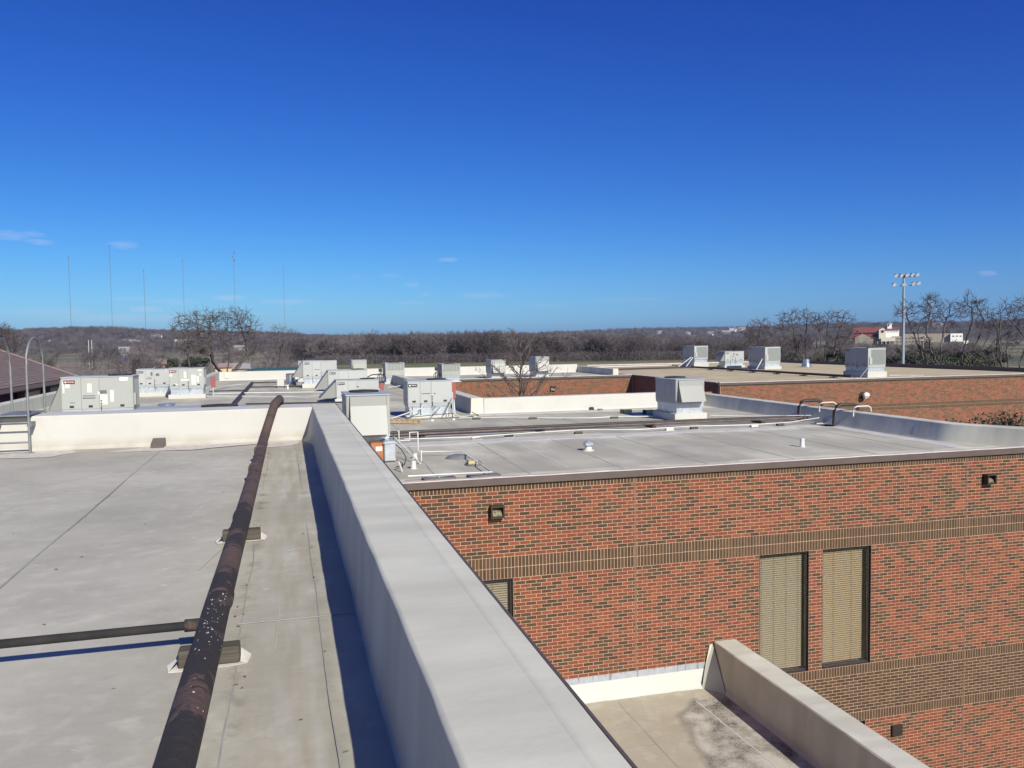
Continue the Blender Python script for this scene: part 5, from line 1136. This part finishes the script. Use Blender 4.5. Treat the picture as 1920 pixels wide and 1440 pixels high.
# woodland: four trees at its edge serve as kinds; the mass is one object scattered over points
kinds = []
kd_spec = [(51, 13.5, .35, 5, (5, 5, 4), .16), (52, 12.5, .55, 5, (5, 5, 4), .18), (53, 11, .8, 6, (5, 5, 4), .2), (54, 14, .3, 4, (6, 5, 4), .15)]
for i, (sd, h_, sp, lb_, ks, r_) in enumerate(kd_spec):
    px_, D_ = ((705, 388), (742, 392), (1160, 385), (1205, 390))[i]; x_, y_ = polar(px_, D_)
    sg = grow(sd, h_, sp, lb_, 4, 0, r_, ks, .4, .25, ratio=.6); m_ = MB()
    for lv, pts_, rad in sg: m_.tube(pts_, [max(q, .035) for q in rad], 5 if lv == 0 else 3, caps=False, smooth=False)
    o_ = m_.build('woodland_tree', M['woodbark'], None, loc=(x_, y_, GZ)); kinds.append(o_)
    tag(o_, ('slim bare tree at the near edge of the far woods, left of centre', 'upright bare tree at the near edge of the far woods behind the white parapet', 'broad bare tree at the edge of the far woods behind the gravel roof', 'tallest slim bare tree at the edge of the far woods behind the gravel roof')[i], 'tree', 'trees at the edge of the woods')
def scatter(name, pts_, scl, zs=None):
    me = bpy.data.meshes.new(name); me.from_pydata([tuple(p) for p in pts_], [], [])
    n_ = len(pts_)
    for an, ty, dat in (('scl', 'FLOAT', scl), ('rz', 'FLOAT', rng.uniform(0, 6.28, n_)), ('idx', 'INT', rng.integers(0, 4, n_).astype(np.int32))):
        at = me.attributes.new(an, ty, 'POINT'); at.data.foreach_set('value', np.asarray(dat, dtype=np.int32 if ty == 'INT' else np.float32))
    ob = bpy.data.objects.new(name, me); C.objects.link(ob); ob['kind'] = 'stuff'
    ng = bpy.data.node_groups.new(name, 'GeometryNodeTree'); ng.interface.new_socket('Geometry', in_out='INPUT', socket_type='NodeSocketGeometry'); ng.interface.new_socket('Geometry', in_out='OUTPUT', socket_type='NodeSocketGeometry')
    gi = ng.nodes.new('NodeGroupInput'); go = ng.nodes.new('NodeGroupOutput'); iop = ng.nodes.new('GeometryNodeInstanceOnPoints'); jn = ng.nodes.new('GeometryNodeJoinGeometry')
    for k_ in kinds:
        oi = ng.nodes.new('GeometryNodeObjectInfo'); oi.inputs['Object'].default_value = k_; oi.inputs['As Instance'].default_value = True; ng.links.new(oi.outputs['Geometry'], jn.inputs[0])
    def na(nm, ty):
        a_ = ng.nodes.new('GeometryNodeInputNamedAttribute'); a_.data_type = ty; a_.inputs['Name'].default_value = nm; return a_.outputs['Attribute']
    ng.links.new(gi.outputs[0], iop.inputs['Points']); ng.links.new(jn.outputs[0], iop.inputs['Instance']); iop.inputs['Pick Instance'].default_value = True
    ng.links.new(na('idx', 'INT'), iop.inputs['Instance Index'])
    cx_ = ng.nodes.new('ShaderNodeCombineXYZ'); ng.links.new(na('rz', 'FLOAT'), cx_.inputs[2]); e2 = ng.nodes.new('FunctionNodeEulerToRotation'); ng.links.new(cx_.outputs[0], e2.inputs[0]); ng.links.new(e2.outputs[0], iop.inputs['Rotation'])
    ng.links.new(na('scl', 'FLOAT'), iop.inputs['Scale']); ng.links.new(iop.outputs[0], go.inputs[0])
    md = ob.modifiers.new('scatter', 'NODES'); md.node_group = ng
    return ob
def ring_pts(n_, a0, a1, r0_, r1_, keep=None, pw=1.0):
    a = np.radians(rng.uniform(a0, a1, n_)); r_ = np.sqrt(rng.uniform(r0_**2, r1_**2, n_)) if pw == 1 else r0_+(r1_-r0_)*rng.random(n_)**pw
    x = r_*np.sin(a); y = r_*np.cos(a)
    if keep is not None: k_ = keep(np.degrees(a), r_); x, y = x[k_], y[k_]
    return np.stack([x, y, gz(x, y)-.2], 1)
nz = lambda a, r_, s_: np.sin(a*s_+r_*.011)+np.sin(a*s_*1.7-r_*.017+1.3)
near_wood = ring_pts(6200, .5, 47, 395, 720, lambda a, r_: (r_ > 395+12*np.sin(a*1.3)+np.interp(a, [0, 4, 8, 34, 40, 47], [60, 30, 0, 0, 60, 120])) & (a < 35), 1.5)
p_left = ring_pts(1300, -22, 3, 170, 1250, lambda a, r_: (nz(a, r_, .9) > .35) & ~((r_ > 560) & (r_ < 1050) & (a < -3)), .9)
p_leftedge = ring_pts(1500, -24, 2, 1050, 1350, None)
ph1 = ring_pts(9500, -26, 7, 1250, 2350, lambda a, r_: nz(a, r_, 1.9) > -1.55, .8)
ph2 = ring_pts(11000, 15, 58, 1250, 3900, lambda a, r_: (nz(a, r_, 1.3) > -1.6), .75)
p_right = ring_pts(1500, 31, 50, 190, 800, lambda a, r_: (nz(a, r_, 1.1) > .35) & ~((a > 37.5) & (a < 47.5) & (r_ > 500)) & ~((a > 42.5) & (r_ < 230)), 1.0)
aw = np.degrees(np.arctan2(near_wood[:, 0], near_wood[:, 1]))
scatter('near_woods', near_wood, rng.uniform(.76, 1.0, len(near_wood))*np.interp(aw, [0, 4, 13, 20, 24, 29, 35], [.9, .97, 1.0, .93, .78, .64, .60]))
allp = np.concatenate([p_left, p_leftedge, p_right]); ra = np.hypot(allp[:, 0], allp[:, 1]); aa = np.degrees(np.arctan2(allp[:, 0], allp[:, 1]))
cap_h = np.where(aa < 10, 10.2-.0068*ra, 10.0-.0104*ra); cap_h = np.where((aa < 10) & (ra > 1040), 8.5, cap_h)     # trees on the lower ground stay low
cap_h = np.where((aa > -7) & (aa < -1) & (ra < 420), np.minimum(cap_h, 4.0), cap_h)
sc_all = np.minimum(rng.uniform(.45, .85, len(allp)), np.maximum(cap_h, 1.4)/13.*rng.uniform(.75, 1.12, len(allp))); scatter('scattered_trees', allp, sc_all)
hp_ = np.concatenate([ph1, ph2]); scatter('hill_woods', hp_, rng.uniform(.7, 1.15, len(hp_)))
# undergrowth band along the wood edge
def brush(name, n_, a0, a1, r0_, r1_, h_, m_):
    p = ring_pts(n_, a0, a1, r0_, r1_); v, f = [], []
    for q in p:
        for _ in range(7):
            c = q+rng.normal(size=3)*np.array([1.3, 1.3, 0])+np.array([0, 0, rng.uniform(.2, h_)]); d = rng.normal(size=3); d[2] = abs(d[2])*1.6; d /= np.linalg.norm(d); l_ = rng.uniform(.6, 1.6); w_ = np.cross(d, rng.normal(size=3)); w_ = w_/np.linalg.norm(w_)*.06
            o = len(v); v += [tuple(c-w_), tuple(c+w_), tuple(c+d*l_)]; f.append((o, o+1, o+2))
    b = MB(); b.add(v, f); b.build(name, m_, None, 'stuff')
brush('wood_edge_brush', 6500, 2, 36, 383, 410, 4.2, M['woodbark'])
brush('left_brush', 4200, -20, 2, 120, 520, 2.2, M['woodbark'])

# ================================================================== radio masts
for i, (px_, ty, bulge) in enumerate(((138, 483, 0), (215, 463, 0), (277, 508, 0), (350, 490, 0), (445, 475, 1), (537, 500, 0))):
    D_ = 2450; x_, y_ = polar(px_+(650-ty)*-.0, D_); dep = D_*math.cos(math.atan2(x_, y_)-PSI)
    hor = 637-.0134*(px_-960)*1.0; zt_ = (hor-ty)/1554.2*dep/math.cos(0); zb_ = float(gz(np.array(x_), np.array(y_)))
    H_ = zt_-zb_
    t = thing('radio_mast', ('leftmost lattice mast above the far ridge', 'tallest lattice mast, second from the left', 'shortest lattice mast, third from the left', 'fourth lattice mast from the left above the large oak', 'lattice mast with antennas at its head, fifth from the left', 'rightmost lattice mast left of the picture centre')[i], 'radio mast', (x_, y_, zb_), 0, 'six thin masts on the skyline')
    m_ = MB(); w_ = .62; tri = [(w_*math.cos(a), w_*math.sin(a)) for a in (0, 2.094, 4.189)]
    for a, b in tri: m_.tube([(a, b, 0), (a, b, H_)], .17, 3, caps=False, smooth=False)
    nb = int(H_/3.2)
    for k in range(nb):
        z0, z1 = k*H_/nb, (k+1)*H_/nb
        for q in range(3): p, r_ = tri[q], tri[(q+1) % 3]; m_.tube([(*p, z0), (*r_, z1)], .07, 3, caps=False, smooth=False)
    m_.build('lattice', M['mast'], t)
    box1('head', M['mast'], t, -1.0, 1.0, -1, 1, H_, H_+2.2)
    if bulge:
        for k, (dz_, dx_) in enumerate(((-22, 3.2), (-14, -2.6), (-4, 3.4), (-26, 1.5))): box1('antenna', M['mast'], t, dx_-1.1, dx_+1.1, -1, 1, H_+dz_, H_+dz_+5)
    for k in range(3):
        a = k*2.094+.5; tube1('guy_wire', M['mast'], t, [(0, 0, H_*.8), (math.cos(a)*70, math.sin(a)*70, 0)], .03, 3)

# ================================================================== floodlight mast
x_, y_ = polar(1692.5, 150); fm_ = thing('floodlight_mast', 'tall steel floodlight mast with two crossarms of round lamps beside the great oak', 'floodlight', (x_, y_, GZ), -math.atan2(x_, y_)+.12)
tube1('pole', M['steel'], fm_, [(0, 0, 0), (0, 0, 8), (0, 0, 20.3)], [.30, .25, .16], 12)
for z_, x0_, x1_ in ((19.9, -1.45, 1.75), (18.45, -1.75, 1.35)):
    box1('crossarm', M['steel'], fm_, x0_, x1_, -.08, .08, z_-.07, z_+.07)
lampme = MB(); lampme.tube([(0, .25, .30), (0, .10, .27), (0, -.12, .18), (0, -.34, .08)], [.06, .22, .34, .40], 14, mi=0); lampme.tube([(0, -.345, .078), (0, -.36, .07)], .39, 14, mi=1); lm = lampme.mesh('lamp_head', [M['alu'], mat('flood_lens', (.5, .52, .55), rough=.2)])
brk = MB(); brk.box(-.05, .05, -.05, .05, 0, .25); bm_ = brk.mesh('lamp_bracket', M['steel'])
for (lx, lz) in ((-1.3, 19.95), (-.55, 19.95), (.35, 19.98), (1.1, 19.98), (1.85, 20.0), (-1.6, 18.5), (-.1, 18.5), (1.3, 18.55), (2.05, 18.62)):
    q = inst(lm, 'lamp', fm_, (lx, -.1, lz+.02), (.85, .85, .85), rot=(0, 0, R(random.choice((22, 30, 38))))); inst(bm_, 'bracket', fm_, (lx, 0, lz-.02))

# ================================================================== far buildings, right
def local(px_, D_):
    x_, y_ = polar(px_, D_); return x_, y_, -math.atan2(x_, y_)
def house(label, px_, D_, w_, d_, h_, roofm, wallm, name='house', cat='house', zoff=0, roof_h=None, ry=0, group='houses on the far slopes'):
    x_, y_, a_ = local(px_, D_); z_ = float(gz(np.array(x_), np.array(y_)))+zoff
    t = thing(name, label, cat, (x_, y_, z_), a_+ry, group)
    box1('wall', wallm, t, -w_/2, w_/2, -d_/2, d_/2, -1, h_); rh = roof_h or w_*.2
    m_ = MB(); m_.prism([(-d_/2-.5, h_), (d_/2+.5, h_), (0, h_+rh)], 'x', -w_/2-.5, w_/2+.5); m_.build('roof', roofm, t)
    n_ = max(2, int(w_/5))
    for k in range(n_): box1('window', M['winglass'], t, -w_/2+w_*(k+.35)/n_, -w_/2+w_*(k+.65)/n_, -d_/2-.05, -d_/2-.005, h_*.35, h_*.75)
    return t
D_ = 900; SC = D_/1554.2*.90
x_, y_, a_ = local(1640, D_)
ch = thing('church', 'church with long red tiled roof, white front and small bell tower on the far right', 'church', (x_, y_, GZ-1), a_)
def px(p): return (p-1640)*SC
def pz(y): return (627.6-y)*SC-(GZ-1)
def bb(nm, m_, a, b, yt_, yb_, y0_, y1_, par=ch): return box1(nm, m_, par, px(a), px(b), y0_, y1_, pz(yb_), pz(yt_))
bb('nave_wall', M['olive'], 1603, 1655, 622, 648, 4, 14)
m_ = MB(); m_.prism([(2, pz(623)), (9, pz(613.5)), (16, pz(623))], 'x', px(1601), px(1656)); m_.build('nave_roof', M['tile'], ch)
for k in range(6): bb('window', M['brightwall'], 1609+k*7, 1611.5+k*7, 622.8, 624.6, 3.9, 4.0)
bb('aisle_wall', M['olive'], 1596, 1650, 632, 650, -4, 4)
m_ = MB(); m_.add([(px(1594), -5, pz(633)), (px(1650), -5, pz(633)), (px(1650), 4, pz(626)), (px(1602), 4, pz(626))], [(0, 1, 2, 3)]); m_.build('aisle_roof', M['tile'], ch)
m_ = MB(); m_.prism([(px(1605), pz(648)), (px(1605), pz(633)), (px(1618), pz(625.5)), (px(1632), pz(633)), (px(1632), pz(648))], 'y', -9, -5); m_.build('porch_gable', M['olive'], ch)
m_ = MB(); m_.prism([(px(1646.5), pz(648)), (px(1646.5), pz(618.5)), (px(1652.5), pz(614.5)), (px(1658.5), pz(618.5)), (px(1658.5), pz(648))], 'y', -8, 6); m_.build('front_gable', M['cream'], ch)
m_ = MB(); m_.cyl((0, 0, 0), 1.35, .2, 16); o_ = m_.build('rose_window', M['winglass'], ch); o_.rotation_euler = (R(90), 0, 0); o_.location = (px(1652.5), -8.01, pz(621.5))
bb('front_block', M['brightwall'], 1658.5, 1681, 618.5, 640, -8, 6)
for k in range(8): bb('window', M['winglass'], 1660.5+k*2.5, 1661.6+k*2.5, 621.5, 623.2, -8.1, -8.0)
m_ = MB(); m_.prism([(-9, pz(618.7)), (-1, pz(614)), (7, pz(618.7))], 'x', px(1657), px(1682)); m_.build('front_roof', M['tile'], ch)
bb('bell_tower', M['brightwall'], 1661, 1668.5, 608, 619, -5, 0); bb('bell_opening', M['winglass'], 1661.6, 1664, 609.5, 612, -5.1, -5.0)
m_ = MB(); m_.cyl(((px(1661)+px(1668.5))/2, -2.5, pz(608)), 4.0, 1.7, 4, r2=.3, smooth=False); m_.build('tower_roof', M['greyroof'], ch)
x_, y_, a_ = local(1640, D_)
sb = thing('school_building', 'long pale beige two storey building right of the church', 'building', (x_, y_, GZ-1), a_)
bb('entrance_block', M['cream'], 1650, 1674, 633, 640, -16, -9, sb); bb('arcade', M['winglass'], 1645, 1668, 640.5, 644.5, -15, -9, sb)
for k in range(4): bb('column', M['cream'], 1644+k*7, 1645+k*7, 640, 645, -16, -15, sb)
bb('wing', M['olive'], 1669, 1722, 631, 647, -10, 2, sb)
for r_ in range(2):
    for k in range(9): bb('window', M['winglass'], 1677+k*5.1, 1679.5+k*5.1, 634.3+r_*6, 636.3+r_*6, -10.1, -10, sb)
bb('rear_wing', M['olive'], 1690, 1768, 626.8, 643, 2.1, 14, sb)
t = thing('white_block', 'bright white flat roofed block seen through the great oak', 'building', (x_, y_, GZ-1), a_)
bb('wall', M['brightwall'], 1767, 1787, 627, 642, -2, 12, t); bb('annex', M['brightwall'], 1789, 1796, 640.5, 646, -4, 4, t)
for k in range(3): bb('window', M['winglass'], 1770+k*6, 1773+k*6, 631, 633, -2.1, -2.0, t)
t = thing('domed_hall', 'pale domed building on the skyline behind the great oak', 'building', (*local(1757, 2350)[:2], 14), local(1757, 2350)[2]); m_ = MB()
m_.prism([(-24+48*i/10, 16*math.sin(math.pi*i/10)**.7) for i in range(11)], 'y', -8, 8); m_.build('dome', M['brightwall'], t); box1('side_wing', M['brightwall'], t, -46, -20, -6, 6, 0, 8)
hs = [(258, 1560, 20, 11, 5, M['brightwall'], 'bright white house on the left slope'), (245, 1600, 22, 10, 4, M['cream'], 'cream house left of the bright white one'), (351, 1480, 34, 12, 6, M['tanwall'], 'long orange tan building on the left slope behind the oak'),
      (384, 1500, 18, 10, 6, M['brightwall'], 'small white building right of the long orange tan one'), (95, 1540, 16, 9, 4, M['cream'], 'small pale house low on the left slope'), (286, 1750, 14, 9, 4, M['cream'], 'small pale house high on the left slope'), (300, 1790, 14, 8, 4, M['cream'], 'pale house beside the high one on the left slope'),
      (452, 900, 12, 8, 3.2, M['olive'], 'low pale building among trees right of the oak trunk'), (1375, 3000, 26, 12, 7, M['brightwall'], 'white house near the top of the right ridge'), (1333, 2800, 22, 12, 7, M['brightwall'], 'small white house on the right ridge'),
      (1237, 3000, 16, 12, 7, M['brightwall'], 'leftmost white house on the right ridge'), (1362, 2900, 30, 12, 5, M['cream'], 'pale long house on the right ridge'), (1391, 3100, 24, 12, 7, M['cream'], 'pale house on the crest of the right ridge'), (1290, 2850, 18, 11, 6, M['cream'], 'pale house midway along the right ridge'), (1303, 2600, 16, 10, 5, M['cream'], 'cream house below the right ridge crest')]
for (p_, d_, w_, dd_, h_, wm_, lb) in hs: house(lb, p_, d_, w_, dd_, h_, M['greyroof'], wm_, zoff=3)
house('sandy walled house half hidden by twigs at the left', 282, 290, 9, 6, 4.2, M['shtrim'], M['tanwall']); house('small sandy walled shed seen between the trunks of the oak', 420, 240, 4.2, 4, 4.0, M['shtrim'], M['tanwall'])
house('grey roofed house right of the oak trunk', 441, 260, 8, 6, 3.0, M['greyroof'], M['concrete'])
x_, y_, a_ = local(508, 118); t = thing('green_roof_building', 'building with a wide dark green metal gable roof behind the far parapet', 'building', (x_, y_, GZ), a_)
m_ = MB(); m_.prism([(-9.2, 5.2), (-2, 6.9), (4.4, 6.9), (12, 4.6)][0:4], 'y', -4, 8); m_.build('roof', M['greenroof'], t); box1('wall', M['tanwall'], t, -8.5, 11, -3, 7, 0, 4.6)
m_ = MB(); m_.prism([(4.3, 6.95), (12.2, 4.62), (12.2, 4.50), (4.3, 6.8)], 'y', -4.15, -4.02); m_.build('rake_trim', M['edge'], t)
# scoreboard and poles
x_, y_, a_ = local(236, 560); t = thing('scoreboard', 'white framed scoreboard on a blue base at the far sports field', 'scoreboard', (x_, y_, GZ), a_)
box1('board', M['greyroof'], t, -3.5, 3.2, -.3, .3, 3.9, 9.4); box1('screen', M['rubber'], t, -2.6, 1.0, -.36, -.31, 4.8, 8.4); box1('figure_panel', M['rubber'], t, 1.5, 2.6, -.36, -.31, 4.4, 6.4); box1('base', M['blue'], t, -3, 2.6, -.2, .2, 0, 3.8)
for i, (px_, D_, h_, arm, m_, lb) in enumerate(((169, 420, 13, 0, M['edge'], 'left one of two tall pale poles beyond the widest unit'), (175, 420, 13, 0, M['edge'], 'right one of two tall pale poles beyond the widest unit'), (173, 190, 4.6, 1, M['darkpipe'], 'short dark lamp post behind the widest unit'), (302, 170, 6.6, 1, M['darkpipe'], 'dark utility pole with crossarm before the sandy walled house'),
        (660, 330, 7.0, 1, M['darkpipe'], 'dark lamp post before the woods behind the overlapping units'), (1730, 260, 10.2, 2, M['edge'], 'pale utility pole with crossarms right of the floodlight mast'), (1734, 300, 6, 0, M['edge'], 'short pale pole beside the crossarm pole'), (1743, 230, 5.0, 0, M['edge'], 'slim pale pole left of the great oak'), (1812, 150, 4.0, 0, M['edge'], 'slim pale pole right of the great oak trunk'), (1882, 140, 4.2, 0, M['edge'], 'slim pale pole by the dark oak at the right edge'))):
    x_, y_, a_ = local(px_, D_); t = thing('utility_pole', lb, 'pole', (x_, y_, GZ), a_, 'poles beyond the roofs'); tube1('post', m_, t, [(0, 0, 0), (0, 0, h_)], [.16 if D_ > 200 else .10, .12 if D_ > 200 else .08], 8)
    if arm: box1('crossarm', m_, t, -.9*arm, .9*arm, -.08, .08, h_-.35, h_-.15)
    if arm == 2: box1('crossarm', m_, t, -1.2, 1.2, -.08, .08, h_-1.6, h_-1.4)
x_, y_, a_ = local(1715, 210); t = thing('street_sign', 'white and green board sign on the road beyond the gravel roof', 'sign', (x_, y_, GZ+1.0), a_); box1('white_panel', M['brightwall'], t, -1.0, 1.0, -.06, .06, 2.2, 3.1); box1('green_panel', M['signgreen'], t, -.95, .95, -.05, .05, 1.3, 2.1); box1('post', M['steel'], t, -.9, -.8, -.05, .05, 0, 2.2); box1('post', M['steel'], t, .8, .9, -.05, .05, 0, 2.2)
def vehicle(label, px_, D_, L_, h_, m_, kind):
    x_, y_, a_ = local(px_, D_); t = thing(kind, label, 'truck' if 'truck' in kind else 'car', (x_, y_, GZ), a_)
    b_ = MB(); b_.prism([(-L_/2, .35), (-L_/2, .95), (-L_*.05, 1.0), (L_*.0, h_), (L_*.25, h_), (L_*.33, 1.05), (L_/2, .95), (L_/2, .35)] if 'truck' in kind else [(-L_/2, .35), (-L_/2, .8), (-L_*.3, h_), (L_*.3, h_), (L_*.42, .9), (L_/2, .8), (L_/2, .35)], 'y', -.9, .9); b_.build('body', m_, t)
    for sx_ in (-.32, .32):
        for sy_ in (-.92, .72): w_ = MB(); w_.cyl((0, 0, 0), .36, .2, 12); o_ = w_.build('wheel', M['black'], t); o_.rotation_euler = (R(-90), 0, 0); o_.location = (L_*sx_, sy_, .36)
    box1('window', M['winglass'], t, L_*.04, L_*.23, -.91, -.901, 1.08, h_-.1)
    return t
vehicle('white pickup truck on the distant road at the right', 1859, 345, 5.6, 1.9, M['carwhite'], 'pickup_truck'); vehicle('white car parked behind the gravel roof by the great oak', 1775, 215, 4.4, 1.5, M['carwhite'], 'parked_car')
# roads
def road(pts_, w_, name='road', m_=None):
    x = MB(); vs = []
    for i, p in enumerate(pts_):
        q = Vector(pts_[min(i+1, len(pts_)-1)])-Vector(pts_[max(i-1, 0)]); n_ = Vector((-q.y, q.x)).normalized()*w_/2
        for s_ in (1, -1): X_, Y_ = p[0]+n_.x*s_, p[1]+n_.y*s_; vs.append((X_, Y_, float(gz(np.array(X_), np.array(Y_)))+.02))
    x.add(vs, [(2*i, 2*i+1, 2*i+3, 2*i+2) for i in range(len(pts_)-1)]); o = x.build(name, m_ or M['asphalt']); o['kind'] = 'structure'; return o
road([polar(p_, d_) for p_, d_ in ((1500, 330), (1650, 300), (1760, 300), (1850, 340), (1990, 360))], 9)
road([polar(p_, d_) for p_, d_ in ((1690, 225), (1760, 215), (1850, 190), (1960, 170))], 14, 'parking_lot')
road([polar(p_, d_) for p_, d_ in ((-60, 480), (160, 470), (340, 440), (480, 460))], 6, 'path', M['tanwall'])
road([polar(p_, d_) for p_, d_ in ((620, 355), (760, 350), (900, 356), (1100, 362), (1300, 372))], 26, 'grass_strip', mat('green_grass', (.10, .125, .035), (.16, .16, .06), .05, .95))
road([polar(p_, d_) for p_, d_ in ((640, 300), (760, 290), (900, 296), (980, 300))], 70, 'dry_field', mat('dry_grass', (.36, .28, .15), (.28, .22, .12), .05, .95))
# ------------------------------------------------------------------ haze
hz = MB(); hz.box(-1500, 4200, -300, 4300, -40, 330); m = bpy.data.materials.new('haze_air'); m.use_nodes = True; nt = m.node_tree; nt.nodes.remove(nt.nodes['Principled BSDF'])
pv = N(nt, 'ShaderNodeVolumePrincipled'); pv.inputs['Color'].default_value = (.50, .68, 1.0, 1); pv.inputs['Density'].default_value = .00005; pv.inputs['Anisotropy'].default_value = .0
nt.links.new(pv.outputs[0], nt.nodes['Material Output'].inputs['Volume']); o_ = hz.build('haze', m, None, 'stuff')
